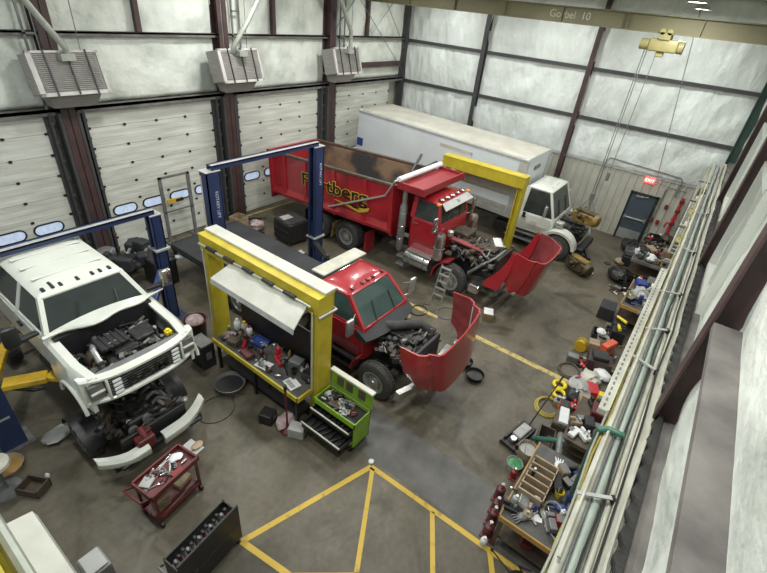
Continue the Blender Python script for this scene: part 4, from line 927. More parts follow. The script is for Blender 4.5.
# ------------------------------------------------------------ small things
def place(o, loc, rz=0.): o.location = loc; o.rotation_euler = (0, 0, R(rz)); return o
def T_(name, label, cat, loc, rz=0., group=None): return thing(name, label, cat, loc, rz, group)
def boxt(name, label, cat, loc, d, m, rz=0., group=None, lid=None, open_=False):
    t = T_(name, label, cat, loc, rz, group); x, y, z = d; s = MB()
    if open_:
        w = min(.02, min(x, y) * .12); s.b2((-x / 2, -y / 2, 0), (x / 2, y / 2, w)); s.b2((-x / 2, -y / 2, 0), (-x / 2 + w, y / 2, z)); s.b2((x / 2 - w, -y / 2, 0), (x / 2, y / 2, z)); s.b2((-x / 2, -y / 2, 0), (x / 2, -y / 2 + w, z)); s.b2((-x / 2, y / 2 - w, 0), (x / 2, y / 2, z)); s.build('body', m, t)
    else: s.box((0, 0, z / 2), (x, y, z), bev=min(.02, z * .2)); s.build('body', m, t)
    if lid: MB().box((0, 0, z + .01), (x * .94, y * .94, .02), bev=.005).build('lid', lid, t)
    if not open_: 
        MB().box((0, -y / 2 - .003, z * .55), (x * .4, .008, z * .3), bev=.002).build('latch' if m not in ('card', 'paper') else 'tape', lid or 'grey', t)
    return t
def bottle(name, label, cat, loc, h, r, m, cap, group=None):
    t = T_(name, label, cat, loc, 0, group)
    MB().lathe([(r * .9, 0), (r, h * .05), (r, h * .62), (r * .8, h * .74), (r * .38, h * .84), (r * .38, h * .88)], n=14).build('body', m, t, True)
    MB().lathe([(r * .46, h * .86), (r * .46, h), (r * .2, h * 1.01)], n=10).build('cap', cap, t, True); return t
def rag(name, label, loc, r, m, cat='rag', rz=0, sc=(1.3, 1, .35), seed=0):
    t = T_(name, label, cat, loc, rz); s = MB(); s.sph((0, 0, r * sc[2] * .8), r, sc, 18)
    for v in s.bm.verts:
        k = noise.noise(v.co * 9 + Vector((seed * 3.1, 0, 0))) * .45 * r; v.co += Vector((k, k * .8, abs(k) * .7))
        v.co.z = max(v.co.z, .0)
    s.build('cloth', m, t, True); return t
def coil(name, label, loc, R_, r, m, n=3, cat='hose', tail=True):
    t = T_(name, label, cat, loc); pts = []
    for k in range(n * 20 + 1): a = k * 2 * math.pi / 20; q = R_ * (1 - .05 * k / 20 + .05 * math.sin(a * .7)); pts.append((q * math.cos(a), q * .85 * math.sin(a), r + r * 1.3 * (k // 20) * .8))
    if tail: pts += [(R_ * 1.3, .1, r), (R_ * 1.6, -.1, r)]
    MB().tube(pts, r, 6).build('coil', m, t, True); return t
def pan(name, label, loc, r, h, m, inner='oily', cat='pan'):
    t = T_(name, label, cat, loc); MB().lathe([(r * .8, 0), (r * .85, 0), (r, h), (r * 1.04, h), (r * 1.0, h + .01), (r * .82, .02), (.01, .02)], n=24, cap=False).build('body', m, t, True)
    MB().lathe([(.01, h * .5), (r * .88, h * .5)], n=24, cap=False).build('waste_oil', inner, t); return t
def tool(name, label, loc, L, m, rz=0, kind='wrench', cat='tool', grp=None):
    t = T_(name, label, cat, loc, rz, grp); s = MB()
    if kind == 'wrench': s.b2((-L / 2, -.012, 0), (L / 2, .012, .014)); s.torus((-L / 2, 0, .01), .028, .012, n=12, m=6); s.b2((L / 2 - .01, -.035, 0), (L / 2 + .05, -.012, .016)); s.b2((L / 2 - .01, .012, 0), (L / 2 + .05, .035, .016)); s.build('shank', m, t)
    elif kind == 'gun':
        s.cyl((-L / 2, 0, .06), (L * .3, 0, .06), .05, .04); s.build('body', m, t, True); MB().b2((-L * .3, -.2, .02), (-L * .1, .0, .08), bev=.015).build('handle', 'black', t); MB().cyl((L * .3, 0, .06), (L * .5, 0, .06), .018).build('anvil', 'chrome', t)
    elif kind == 'bar': s.cyl((-L / 2, 0, .015), (L / 2, 0, .015), .013); s.sph((L / 2, 0, .02), .03); s.build('bar', m, t, True)
    return t
def bucket(name, label, loc, r, h, m, inner=None):
    t = T_(name, label, 'bucket', loc); MB().lathe([(.01, 0), (r * .82, 0), (r, h), (r * 1.05, h), (r * .98, h - .02), (r * .8, .03), (.01, .03)], n=22, cap=False).build('body', m, t, True)
    MB().tube([(r * math.cos(R(a)), .0 + r * .35 * math.sin(R(a)), h - .02 + r * .8 * math.sin(R(a))) for a in range(0, 181, 20)], .006, 5).build('handle', 'grey', t)
    if inner: MB().lathe([(.01, h * .8), (r * .9, h * .8)], n=20, cap=False).build('contents', inner, t)
    return t
def bottle_jack(name, label, loc, h, m, group=None):
    t = T_(name, label, 'jack', loc, 0, group); MB().box((0, 0, .02), (.16, .14, .04), bev=.01).build('base', m, t); MB().lathe([(.055, .03), (.06, .05), (.06, h * .7), (.045, h * .74), (.03, h * .76)], n=16).build('cylinder', m, t, True)
    MB().cyl((0, 0, h * .7), (0, 0, h), .022).build('ram', 'chrome', t, True); MB().cyl((.06, 0, .06), (.16, .03, .12), .014).build('pump_socket', 'grey', t, True); return t

# ------------------------------------------------------------ yellow service frames
def frame(label, loc, rz, tray=True, L=3.4, H=3.25, pa=None, pb=None, pw=.44, sp=.025, za=.26, zd=.48, group='yellow service frames between the bays'):
    t = T_('service_gantry', label, 'frame', loc, rz, group); h = L / 2; pa = -h + .02 if pa is None else pa; pb = h - .95 if pb is None else pb
    for sg in (-1, 1):
        s = MB(); s.b2((-.19, sg * h - .10, 0.02), (.19, sg * h - .07, H - .04)); s.b2((-.19, sg * h + .07, .02), (.19, sg * h + .10, H - .04)); s.b2((-.188, sg * h - .08, .02), (-.158, sg * h + .08, H - .04)); s.b2((.05, sg * h - .08, .02), (.08, sg * h + .08, H - .04)); p = s.build('leg', 'yellow', t)
        MB().b2((-.28, sg * h - .2, 0), (.28, sg * h + .2, .02)).build('foot_plate', 'grey', p)
        s = MB(); s.tube([(-.24, sg * (h - .02), H - .35), (-.24, sg * (h - .02), .9)], .02, 6); s.build('air_line', 'pipewhite', p, True)
    s = MB(); s.b2((-.21, -h - .11, H - .40), (-.192, h + .11, H - .03)); s.b2((.192, -h - .11, H - .40), (.21, h + .11, H - .03)); s.b2((-.22, -h - .12, H - .03), (.22, h + .12, H)); s.b2((-.19, -h, H - .42), (.19, h, H - .40)); s.build('beam', 'yellow', t)
    if tray: s = MB(); s.b2((-.04, -h - .12, H + .002), (.26, h + .12, H + .06), bev=.01); s.build('light_tray', 'ltray', t)
    s = MB(); px = -.26 - pw; s.plate([(-.26, pa + .12, H - za), (-.26, pb - .1, H - za), (px, pb, H - zd), (px, pa, H - zd)], .03); pn = s.build('light_panel', 'ltray', t)
    s = MB(); s.plate([(px, pa, H - zd), (px, pb, H - zd), (px - .02, pb, H - zd - .1), (px - .02, pa, H - zd - .1)], .02); s.build('panel_lip', 'lgrey', pn)
    s = MB(); s.tube([(-.27 - sp, -h, H - .18), (-.27 - sp, h, H - .18)], sp); s.build('supply_pipe', 'pipegrey', t, True)
    s = MB()
    for k in range(5 if tray else 2): y = -h + .4 + k * .6; s.cyl((-.30, y, H - .16), (-.30, y + .30, H - .16), .042)
    s.split('hose_reel', 'black', t, True)
    s = MB(); s.tube([(-.22, -h - .13, H - .42), (.24, -h - .15, H - .42), (.26, -h + .1, H - .40)], .03); s.build('bracket', 'alu', t, True)
    return t
f1 = frame('yellow service frame with white top tray and a tool bench below, centre left', (5.0, 6.36, 0), 0)
f2 = frame('yellow service frame standing between the dump truck and the white box truck', (15.1, 6.25, 0), 180, False, L=3.05, pa=-1.4, pb=1.4, pw=.3, za=.46, zd=.95)
f3 = frame('yellow service frame with long pale panels in the bottom left corner', (-.46, 3.15, 0), 180, False, L=4.8, pa=-1.25, pb=2.0, pw=.34, sp=.06)
t = T_('utility_cart', 'small grey cart beneath the bottom left yellow frame', 'cart', (.44, 4.78, 0))
s = MB(); s.b2((-.16, -.2, .12), (.16, .2, .66), bev=.02); s.build('body', 'grey', t); MB().b2((-.13, -.17, .66), (.13, .17, .7), bev=.01).build('tray', 'lgrey', t)
s = MB()
for x in (-.12, .12):
    for y in (-.15, .15): s.cyl((x - .02, y, .06), (x + .02, y, .06), .06)
s.split('wheel', 'black', t, True)
# bench inside frame 1
t = T_('workbench', 'dark steel workbench with a yellow front edge, under the light panel of the yellow frame', 'workbench', (4.82, 6.15, 0))
s = MB(); s.b2((-.42, -1.42, .86), (.42, 1.35, .90)); s.build('bench_top', 'bench', t)
s = MB(); s.b2((-.45, -1.45, .80), (-.41, 1.38, .91)); s.b2((-.45, -1.46, .80), (.42, -1.42, .91)); s.build('front_edge', 'yellow', t)
for x in (-.36, .36):
    for y in (-1.35, 0, 1.28): MB().b2((x - .03, y - .03, 0), (x + .03, y + .03, .86)).build('leg', 'black', t)
MB().b2((-.36, -1.35, .25), (.36, 1.28, .28)).build('shelf', 'black', t)
MB().b2((.40, -1.42, .9), (.43, 1.35, 1.9)).build('back_board', 'black', t)
zb = .905
bottle('bottle', 'white jug with a yellow cap at the far end of the dark workbench', 'bottle', (5.05, 7.20, zb), .30, .08, 'lgrey', 'byellow')
bottle('bottle', 'tall white bottle farthest along the dark workbench', 'bottle', (5.0, 7.40, zb), .30, .08, 'paper', 'paper')
bottle('bottle', 'white bottle between the yellow capped jug and the blue black tray', 'bottle', (5.05, 7.02, zb), .26, .07, 'paper', 'bred')
bottle('spray_can', 'brass coloured spray can beside the yellow capped jug', 'can', (4.86, 7.1, zb), .22, .045, 'palewood', 'black')
bottle('spray_can', 'green spray can near the far end of the workbench', 'can', (4.78, 7.42, zb), .2, .04, 'teal', 'paper')
bottle('spray_can', 'grey spray can at the near end of the workbench by the papers', 'can', (5.1, 5.15, zb), .22, .04, 'lgrey', 'bred')
bottle('spray_can', 'pale spray can behind the red bottle jack', 'can', (5.14, 5.75, zb), .2, .04, 'palewood', 'byellow')
bottle_jack('bottle_jack', 'tall red bottle jack standing in the middle of the workbench', (5.02, 5.98, zb), .34, 'bred')
tool('impact_wrench', 'red impact wrench lying beside the upright red bottle jack', (4.86, 5.83, zb), .4, 'bred', 70, 'gun')
tool('impact_wrench', 'red impact wrench lying near the far clutter of the workbench', (4.72, 6.78, zb), .34, 'bred', 40, 'gun')
boxt('parts_tray', 'blue black tray of sockets toward the back of the workbench', 'tray', (5.02, 6.62, zb), (.30, .42, .06), 'bblue', 8, open_=True)
s = MB()
boxt('toolbox', 'brown box left of the red impact wrench on the workbench', 'box', (4.6, 7.0, zb), (.22, .28, .14), 'brownbox', 15)
boxt('toolbox', 'dark red flat box at the front edge of the workbench', 'box', (4.56, 6.5, zb), (.2, .34, .08), 'cartred', -10)
boxt('grinder_case', 'grey case at the near end of the workbench', 'case', (5.05, 5.42, zb), (.24, .3, .2), 'grey', 12)
boxt('battery', 'black battery by the near yellow leg on the workbench', 'battery', (4.95, 4.95, zb), (.22, .26, .2), 'black', 5)
for k, (x, y, rz, lb) in enumerate(((4.60, 5.98, 8, 'white sheet of paper at the front edge of the workbench, middle'), (4.62, 5.12, -12, 'white sheet of paper at the near end of the workbench'))):
    t = T_('paper_sheet', lb, 'paper', (x, y, zb), rz, 'papers on the workbench'); MB().box((0, 0, .003), (.26, .34, .005)).build('sheet', 'paper', t); MB().box((-.04, 0, .008), (.1, .26, .004)).build('folded_corner', 'lgrey', t)
rag('rag', 'crumpled pale rag near the far end of the workbench', (4.7, 7.3, zb), .13, 'rag', seed=2)
rag('rag', 'white rag at the near right corner of the workbench', (5.12, 4.85, zb), .1, 'paper', seed=4)
for k, (x, y, rz, L, lb) in enumerate(((4.75, 6.25, 80, .5, 'long black bar lying across the middle of the workbench'), (4.62, 6.75, 20, .3, 'steel bar lying by the brown box on the workbench'), (4.8, 5.5, 60, .35, 'black bar lying between the papers on the workbench'))):
    tool('pry_bar', lb, (x, y, zb), L, 'oily' if k != 1 else 'alu', rz, 'bar')
t = T_('paint_cup', 'dark cup standing on the workbench between the papers', 'cup', (4.85, 5.3, zb)); MB().lathe([(.01, 0), (.05, 0), (.06, .14), (.05, .14), (.045, .02)], n=14, cap=False).build('body', 'black', t, True); MB().torus((.07, 0, .08), .03, .008, 'y', 12, 5).build('handle', 'black', t, True)
t = T_('waste_bin', 'dark bin with crumpled rags at the far foot of the yellow frame', 'bin', (4.62, 8.62, 0)); MB().lathe([(.01, 0), (.22, 0), (.27, .75), (.29, .75), (.25, .7), (.01, .6)], n=20, cap=False).build('body', 'black', t, True); MB().sph((0, 0, .72), .22, (1, 1, .6)).build('contents', 'rag', t, True); MB().torus((0, 0, .75), .28, .02).build('rim', 'cartred', t, True)
boxt('parts_cabinet', 'black steel cabinet standing under the far end of the workbench', 'cabinet', (4.28, 7.85, 0), (.35, .5, .7), 'black', 0, lid='grey')
pan('drain_tray', 'curved grey drain pan leaning under the workbench', (4.2, 6.75, 0.0), .34, .16, 'grey', 'black')
boxt('battery_charger', 'black box on the floor before the near yellow leg', 'box', (4.12, 5.35, 0), (.28, .3, .28), 'black', 20)
rag('rag', 'pale and pink rags heaped on the floor by the near yellow leg', (4.33, 5.0, 0), .19, 'rag', sc=(1.4, 1, .6), seed=7)
t = T_('jack_stand', 'red jack handle standing upright before the workbench', 'jack', (4.22, 4.85, 0)); MB().lathe([(.16, 0), (.14, .04), (.04, .1), (.03, .2)], n=12).build('base', 'cartred', t); MB().cyl((0, 0, .15), (.02, .05, 1.15), .022).build('handle', 'cartred', t, True); MB().cyl((.02, .05, 1.15), (.02, .05, 1.28), .035).build('grip', 'black', t, True)
coil('air_hose', 'thin dark air hose looped on the floor before the workbench', (3.6, 6.4, 0), .42, .009, 'black', 1)

r5 = random.Random(5)
CN = ['black', 'grey', 'brown', 'dark red', 'pale', 'steel']; CM = ['black', 'grey', 'oilbrown', 'cartred', 'lgrey', 'alu']
KN = [('socket', 'socket'), ('oil_filter', 'filter'), ('small_part', 'machine part'), ('hose_end', 'hose')]
for k in range(30):
    x, y = r5.uniform(4.5, 5.15), r5.uniform(4.85, 7.4); q = r5.randrange(6); kn = KN[k % 4]
    t = T_(kn[0], '%s %s lying among the tools on the dark workbench' % (CN[q], kn[0].replace('_', ' ')), kn[1], (x, y, zb), r5.uniform(0, 180), '%s %ss on the dark workbench' % (CN[q], kn[0].replace('_', ' ')))
    if k % 4 == 0: MB().cyl((0, -.05, .03), (0, .05, .03), .03, n=12).build('body', CM[q], t, True); MB().cyl((0, .05, .03), (0, .08, .03), .016, n=8).build('drive', 'chrome', t, True)
    elif k % 4 == 1: MB().lathe([(.045, 0), (.05, .01), (.05, .12), (.03, .135)], n=14).build('body', CM[q], t, True); MB().cyl((0, 0, .13), (0, 0, .15), .02, n=8).build('stud', 'alu', t, True)
    elif k % 4 == 2: MB().b2((-.07, -.05, 0), (.07, .05, .06), bev=.015).b2((.03, -.02, .05), (.1, .02, .11), bev=.01).build('casting', CM[q], t); MB().cyl((-.03, 0, .05), (-.03, 0, .1), .02, n=8).build('port', 'grey', t, True)
    else: MB().tube([(-.12, 0, .02), (-.04, .06, .025), (.05, .0, .02), (.12, .05, .02)], .018, 7).build('hose', CM[q], t, True); MB().cyl((.12, .05, .02), (.15, .07, .02), .022, n=8).build('coupling', 'alu', t, True)
for k in range(16):
    x, y = r5.uniform(4.78, 5.1), r5.uniform(3.55, 4.4); q = r5.randrange(6); kn = KN[(k % 2) * 2]
    t = T_(kn[0], '%s %s lying on the lime cart top' % (CN[q], kn[0].replace('_', ' ')), kn[1], (x, y, .785), r5.uniform(0, 180), '%s %ss on the lime cart' % (CN[q], kn[0].replace('_', ' ')))
    if k % 2 == 0: MB().cyl((0, -.05, .03), (0, .05, .03), .03, n=12).build('body', CM[q], t, True); MB().cyl((0, .05, .03), (0, .08, .03), .016, n=8).build('drive', 'chrome', t, True)
    else: MB().b2((-.07, -.05, 0), (.07, .05, .06), bev=.015).b2((.03, -.02, .05), (.1, .02, .11), bev=.01).build('casting', CM[q], t); MB().cyl((-.03, 0, .05), (-.03, 0, .1), .02, n=8).build('port', 'grey', t, True)
for k in range(14):
    q = r5.randrange(6); kn = KN[(k % 2) * 2]
    t = T_(kn[0], '%s %s lying on the dark red cart top' % (CN[q], kn[0].replace('_', ' ')), kn[1], (1.84 + r5.uniform(-.36, .36), 5.20 + r5.uniform(-.12, .14), .845), r5.uniform(0, 180), '%s %ss on the red cart' % (CN[q], kn[0].replace('_', ' ')))
    if k % 2 == 0: MB().cyl((0, -.04, .02), (0, .04, .02), .02, n=12).build('body', CM[q], t, True); MB().cyl((0, .04, .02), (0, .07, .02), .012, n=8).build('drive', 'chrome', t, True)
    else: MB().b2((-.05, -.03, 0), (.05, .03, .04), bev=.01).b2((.02, -.015, .03), (.07, .015, .07), bev=.008).build('casting', CM[q], t); MB().cyl((-.02, 0, .03), (-.02, 0, .07), .014, n=8).build('port', 'grey', t, True)
# ------------------------------------------------------------ lime tool cart
t = T_('tool_cart', 'lime green rolling tool cart with lid up and a drawer pulled out', 'tool cart', (4.93, 3.98, 0), 90)
# local x along its length (world y), local -y faces the camera side (world +x -> rotated)
L, D = 1.10, .52
s = MB(); s.b2((-L / 2, -D / 2, .14), (L / 2, -D / 2 + .02, .86)); s.b2((-L / 2, D / 2 - .03, .14), (L / 2, D / 2 , .20)); s.b2((-L / 2, -D / 2, .14), (-L / 2 + .02, D / 2, .86)); s.b2((L / 2 - .02, -D / 2, .14), (L / 2, D / 2, .86)); s.b2((-L / 2, -D / 2, .14), (L / 2, D / 2, .16)); s.b2((-L / 2, D / 2 - .02, .74), (L / 2, D / 2, .88)); s.build('body', 'lime', t)
s = MB(); s.b2((-L / 2 + .02, -D / 2 + .02, .76), (L / 2 - .02, D / 2 - .02, .78)); s.build('top_tray', 'black', t)
s = MB(); s.b2((-L / 2, -D / 2 - .05, .86), (L / 2, -D / 2 - .02, 1.28), bev=.008); lid = s.build('lid', 'lime', t)
MB().b2((-L / 2 - .02, -D / 2 - .10, 1.27), (L / 2 + .02, -D / 2 + .02, 1.32), bev=.01).build('lid_edge', 'cream', lid)
s = MB()
for x, m_ in ((-.28, 0), (.05, 0), (.3, 0)): s.b2((x - .09, -D / 2 - .02, .98), (x + .09, -D / 2 + .0, 1.2), bev=.01)
s.split('lid_tool', 'brownbox', lid)
for k, (z, out) in enumerate(((.24, 0), (.42, .38), (.62, .12))):
    s = MB(); y = D / 2 + out; s.b2((-L / 2 + .04, y - .02, z - .08), (L / 2 - .04, y, z + .09)); s.b2((-L / 2 + .04, y - .45, z - .07), (-L / 2 + .055, y, z + .06)); s.b2((L / 2 - .055, y - .45, z - .07), (L / 2 - .04, y, z + .06)); s.b2((-L / 2 + .04, y - .45, z - .07), (L / 2 - .04, y, z - .055)); d = s.build('drawer', 'black' if k else 'lime', t)
    MB().b2((-L / 2 + .03, y - .005, z + .06), (L / 2 - .03, y + .02, z + .095), bev=.005).build('drawer_edge', 'cream', d)
    s = MB()
    for q in range(7): s.box((-.4 + q * .13, y - .2, z - .02), (.05, .28, .05), rot=(0, 0, rnd.uniform(-25, 25)), bev=.008)
    s.split('drawer_tool', 'oily', d)
s = MB()
for x in (-.46, .46):
    for y in (-.2, .2): s.cyl((x - .025, y, .07), (x + .025, y, .07), .07)
s.split('castor', 'black', t, True)
MB().tube([(L / 2, -.18, .55), (L / 2 + .08, -.18, .6), (L / 2 + .08, .18, .6), (L / 2, .18, .55)], .016).build('push_handle', 'black', t, True)
for k, (dx, dy, rz, L_, m_, lb) in enumerate(((-.3, .1, 40, .28, 'alu', 'steel wrench on the far end of the lime cart top'), (-.05, -.1, 100, .3, 'grey', 'grey wrench in the middle of the lime cart top'), (.2, .12, 20, .24, 'alu', 'steel wrench at the near end of the lime cart top'))):
    tool('wrench', lb, (4.93 + dy, 3.98 + dx * -1, .785), L_, m_, rz)
boxt('socket_case', 'dark case lying open on top of the lime cart', 'case', (4.9, 4.1, .785), (.22, .3, .05), 'brownbox', 10)
tool('air_ratchet', 'dark air ratchet lying on the lime cart top', (5.02, 4.28, .785), .3, 'oily', 60, 'gun')
rag('rag', 'grey rag at the far corner of the lime cart top', (5.0, 4.42, .785), .08, 'lgrey', seed=9)
boxt('case', 'pale grey case on the floor against the lime cart drawer', 'case', (4.28, 4.62, 0), (.25, .34, .26), 'lgrey', 25)
t = T_('white_disc', 'small white lid on the floor at the tip of the yellow lines', 'lid', (4.79, 3.02, 0)); MB().lathe([(.01, 0), (.06, 0), (.06, .02), (.045, .024), (.01, .02)], n=18).build('disc', 'paper', t, True); MB().torus((0, 0, .02), .052, .006, n=18, m=5).build('rim', 'lgrey', t, True)

# ------------------------------------------------------------ dark red service cart
t = T_('service_cart', 'dark red two shelf service cart full of tools before the split white bumper', 'cart', (1.84, 5.20, 0), 8)
L, D = .94, .52
s = MB(); s.b2((-L / 2, -D / 2, .82), (L / 2, D / 2, .84)); s.b2((-L / 2, -D / 2, .82), (L / 2, -D / 2 + .04, .93), bev=.01); s.b2((-L / 2, D / 2 - .04, .82), (L / 2, D / 2, .93), bev=.01); s.b2((-L / 2, -D / 2, .82), (-L / 2 + .04, D / 2, .93), bev=.01); s.b2((L / 2 - .04, -D / 2, .82), (L / 2, D / 2, .93), bev=.01); s.build('top_shelf', 'cartred', t)
s = MB(); s.b2((-L / 2 + .04, -D / 2 + .02, .18), (L / 2 - .04, D / 2 - .02, .2)); s.b2((-L / 2 + .04, -D / 2 + .02, .18), (L / 2 - .04, -D / 2 + .05, .27)); s.b2((-L / 2 + .04, D / 2 - .05, .18), (L / 2 - .04, D / 2 - .02, .27)); s.build('bottom_shelf', 'cartred', t)
for x in (-L / 2 + .06, L / 2 - .06):
    for y in (-D / 2 + .04, D / 2 - .04): MB().b2((x - .02, y - .02, .12), (x + .02, y + .02, .83)).build('leg', 'cartred', t); MB().cyl((x - .02, y, .06), (x + .02, y, .06), .06).build('castor', 'black', t, True)
MB().tube([(-L / 2, -.2, .86), (-L / 2 - .14, -.2, .95), (-L / 2 - .14, .2, .95), (-L / 2, .2, .86)], .02).build('push_handle', 'cartred', t, True)
MB().box((L / 2 + .1, 0, .87), (.2, .34, .03), bev=.01).build('side_tray', 'lgrey', t)
ca, sa = math.cos(R(8)), math.sin(R(8)); CW = lambda x, y, z: (1.84 + x * ca - y * sa, 5.20 + x * sa + y * ca, z)
for (x, y, L_, rz, m_, k, lb) in ((-.1, .12, .5, 12, 'alu', 'wrench', 'long steel wrench at the back of the red cart top'), (.12, .05, .34, 50, 'alu', 'wrench', 'steel wrench crossing the middle of the red cart top'), (-.3, -.05, .22, -20, 'grey', 'wrench', 'grey wrench near the handle of the red cart'), (.0, -.08, .3, 25, 'oily', 'bar', 'dark bar in front on the red cart top'), (.05, .18, .4, 8, 'chrome', 'bar', 'chrome bar along the back rim of the red cart')):
    tool('wrench' if k == 'wrench' else 'breaker_bar', lb, CW(x, y, .845), L_, m_, rz + 8, k)
boxt('tool_case', 'pale tray of small parts near the handle of the red cart', 'tray', CW(-.3, .08, .845), (.2, .18, .05), 'lgrey', 30)
boxt('parts_box', 'small red box on the front of the red cart top', 'box', CW(.08, -.17, .845), (.2, .1, .06), 'dred', 10)
rag('rag', 'white rag on the right part of the red cart top', CW(.28, .08, .845), .09, 'paper', seed=11)
rag('rag', 'pale rag hanging at the right end of the red cart', CW(.62, -.05, .885), .08, 'palewood', seed=12)
boxt('parts_box', 'brown cardboard box on the lower shelf of the red cart, left', 'box', CW(-.22, 0, .2), (.24, .22, .26), 'card', 5)
boxt('parts_box', 'pale box on the lower shelf of the red cart, right', 'box', CW(.25, .05, .2), (.3, .2, .12), 'palewood', 15)
tool('pry_bar', 'long bar on the lower shelf of the red cart', CW(.05, -.16, .2), .7, 'grey', 12, 'bar')

# ------------------------------------------------------------ black open bin bottom left
t = T_('parts_cabinet', 'tall black open topped tool cabinet at the bottom of the picture beside the yellow lines', 'cabinet', (1.62, 3.86, 0), 6)
# front panel faces the camera (local -y)
L, D = 1.10, .34
s = MB(); s.b2((-L / 2, -D / 2, .1), (L / 2, -D / 2 + .02, 1.0)); s.b2((-L / 2, D / 2 - .02, .1), (L / 2, D / 2, .84)); s.b2((-L / 2, -D / 2, .1), (-L / 2 + .02, D / 2, .84)); s.b2((L / 2 - .02, -D / 2, .1), (L / 2, D / 2, .84)); s.b2((-L / 2, -D / 2, .1), (L / 2, D / 2, .14)); s.build('body', 'black', t)
MB().b2((-L / 2, -D / 2 - .012, .1), (L / 2, -D / 2 - .002, .50), bev=.003).build('lower_door', 'black', t); MB().b2((-L / 2, -D / 2 - .012, .52), (L / 2, -D / 2 - .002, 1.0), bev=.003).build('upper_door', 'black', t)
MB().tube([(-L / 2 - .1, -.1, .8), (-L / 2 - .1, .15, .8), (-L / 2 - .02, .18, .7)], .02).build('handle', 'grey', t, True)
MB().b2((-L / 2 + .02, -D / 2 + .02, .55), (L / 2 - .02, D / 2 - .02, .58)).build('shelf', 'grey', t)
s = MB()
for q in range(4): s.cyl((-L / 2 + .1 + (q % 2) * (L - .2), -.15 + (q // 2) * .3, .05), (-L / 2 + .14 + (q % 2) * (L - .2), -.15 + (q // 2) * .3, .05), .05)
s.split('castor', 'black', t, True)
c3, s3 = math.cos(R(6)), math.sin(R(6)); names = ['grey', 'brown', 'pale', 'dark red', 'steel', 'rusty']
for q in range(14):
    x = -.46 + q * .07; tt = T_('air_tool', '%s hand tool standing in the black open cabinet, %s' % (names[q % 6], ('left end' if q < 5 else 'middle' if q < 10 else 'right end')) , 'tool', (1.62 + x * c3 - .02 * s3, 3.86 + x * s3 + .02 * c3, .58), 6 + rnd.uniform(-20, 20), 'tools standing in the black cabinet')
    tt['label'] = 'hand tool standing in the row inside the black open topped cabinet'
    m_ = ['grey', 'cartred', 'grey', 'oily', 'grey', 'rust'][q % 6]; hh = .16 + .05 * (q % 3)
    MB().cyl((0, -.1, .01), (0, .02, hh), .02, .032, 10).build('handle', m_, tt, True); MB().sph((0, .02, hh + .02), .034, (1, 1.3, .8), 8).build('head', 'oily' if q % 3 else 'grey', tt, True)

# ------------------------------------------------------------ things lower left
pan('drum_lid', 'tan round tub on the floor at the left edge by the navy post', (.28, 8.0, 0), .26, .12, 'palewood', 'wood')
t = T_('stool', 'round cream seat stool at the left edge beside the navy post', 'stool', (.22, 8.05, 0)); t.location = (.13, 7.55, 0)
MB().lathe([(.01, .62), (.2, .62), (.23, .66), (.22, .72), (.01, .74)], n=24).build('seat', 'cream', t, True); MB().cyl((0, 0, .05), (0, 0, .62), .03).build('stem', 'grey', t, True); MB().lathe([(.24, 0), (.22, .04), (.03, .07)], n=20).build('base', 'grey', t, True)
boxt('cardboard_box', 'brown open box on the floor by the pale frame panels, lower left', 'box', (.42, 7.2, 0), (.3, .4, .18), 'brownbox', 30, open_=True)
rag('plastic_bag', 'crumpled clear plastic on the floor at the foot of the navy post', (1.15, 8.1, 0), .2, 'lgrey', 'plastic', seed=14)
bottle('paper_cup', 'small white cup lying near the brown open box, lower left', 'cup', (.66, 7.3, 0), .1, .04, 'paper', 'paper')

# ------------------------------------------------------------ around the trucks
t = T_('step_ladder', 'short aluminium ladder leaning on the dump truck front tyre', 'ladder', (10.82, 5.08, 0), 0)
s = MB(); 
for y in (-.17, .17): s = MB(); s.bar((-.08, y, .02), (.22, y, 1.15), .03, .07); s.build('side_rail', 'alu', t)
for k in range(5): MB().bar((-.03 + k * .056, -.17, .2 + k * .22), (-.03 + k * .056, .17, .2 + k * .22), .09, .03).build('rung', 'alu', t)
pan('drain_pan', 'round black drain pan on the floor beside the tipped red hood', (8.45, 2.55, 0), .23, .13, 'black')
pan('drain_pan', 'smaller black pan behind the round drain pan, by the tipped hood', (8.7, 2.95, 0), .18, .16, 'black')
boxt('cardboard_box', 'brown cardboard box on the floor between the two tipped hoods', 'box', (11.05, 3.45, 0), (.36, .30, .26), 'card', 25, lid='paper')
coil('air_hose', 'tangled dark hose on the floor beyond the tipped red hood', (10.4, 4.5, 0), .36, .012, 'grey', 2)
coil('cable', 'dark coiled cable on the floor by the ladder', (9.9, 5.2, 0), .3, .01, 'black', 2, 'cable')
# air compressor box by the tall post
t = T_('power_unit', 'black boxed power unit on the floor between the tall post and the dump truck', 'machine', (10.3, 11.25, 0), -6); t.scale = (.9, .9, .9)
s = MB(); s.b2((-.5, -.55, .12), (.5, .5, .95), bev=.04); s.build('cabinet', 'black', t); MB().b2((-.46, -.5, .95), (.46, .46, 1.0), bev=.02).build('lid', 'deck', t); MB().b2((-.35, -.05, 1.0), (.1, .3, 1.02)).build('data_plate', 'lgrey', t)
for z in (.35, .62): MB().b2((-.515, -.5, z), (-.5, .45, z + .02)).build('panel_seam', 'deck', t)
s = MB()
for x in (-.4, .4):
    for y in (-.42, .4): s.cyl((x - .03, y, .06), (x + .03, y, .06), .06)
s.split('castor', 'grey', t, True)
rag('rag', 'white rag on the floor at the foot of the tall blue post', (9.75, 10.2, 0), .14, 'paper', seed=20)
boxt('cardboard_box', 'pale cardboard box by the column behind the black deck', 'box', (9.4, 13.1, 0), (.5, .5, .6), 'palewood', 10, open_=True)
rag('plastic_bag', 'crumpled pale bag beside the cardboard box behind the black deck', (9.9, 12.7, 0), .25, 'rag', 'bag', sc=(1.2, 1, .9), seed=21)
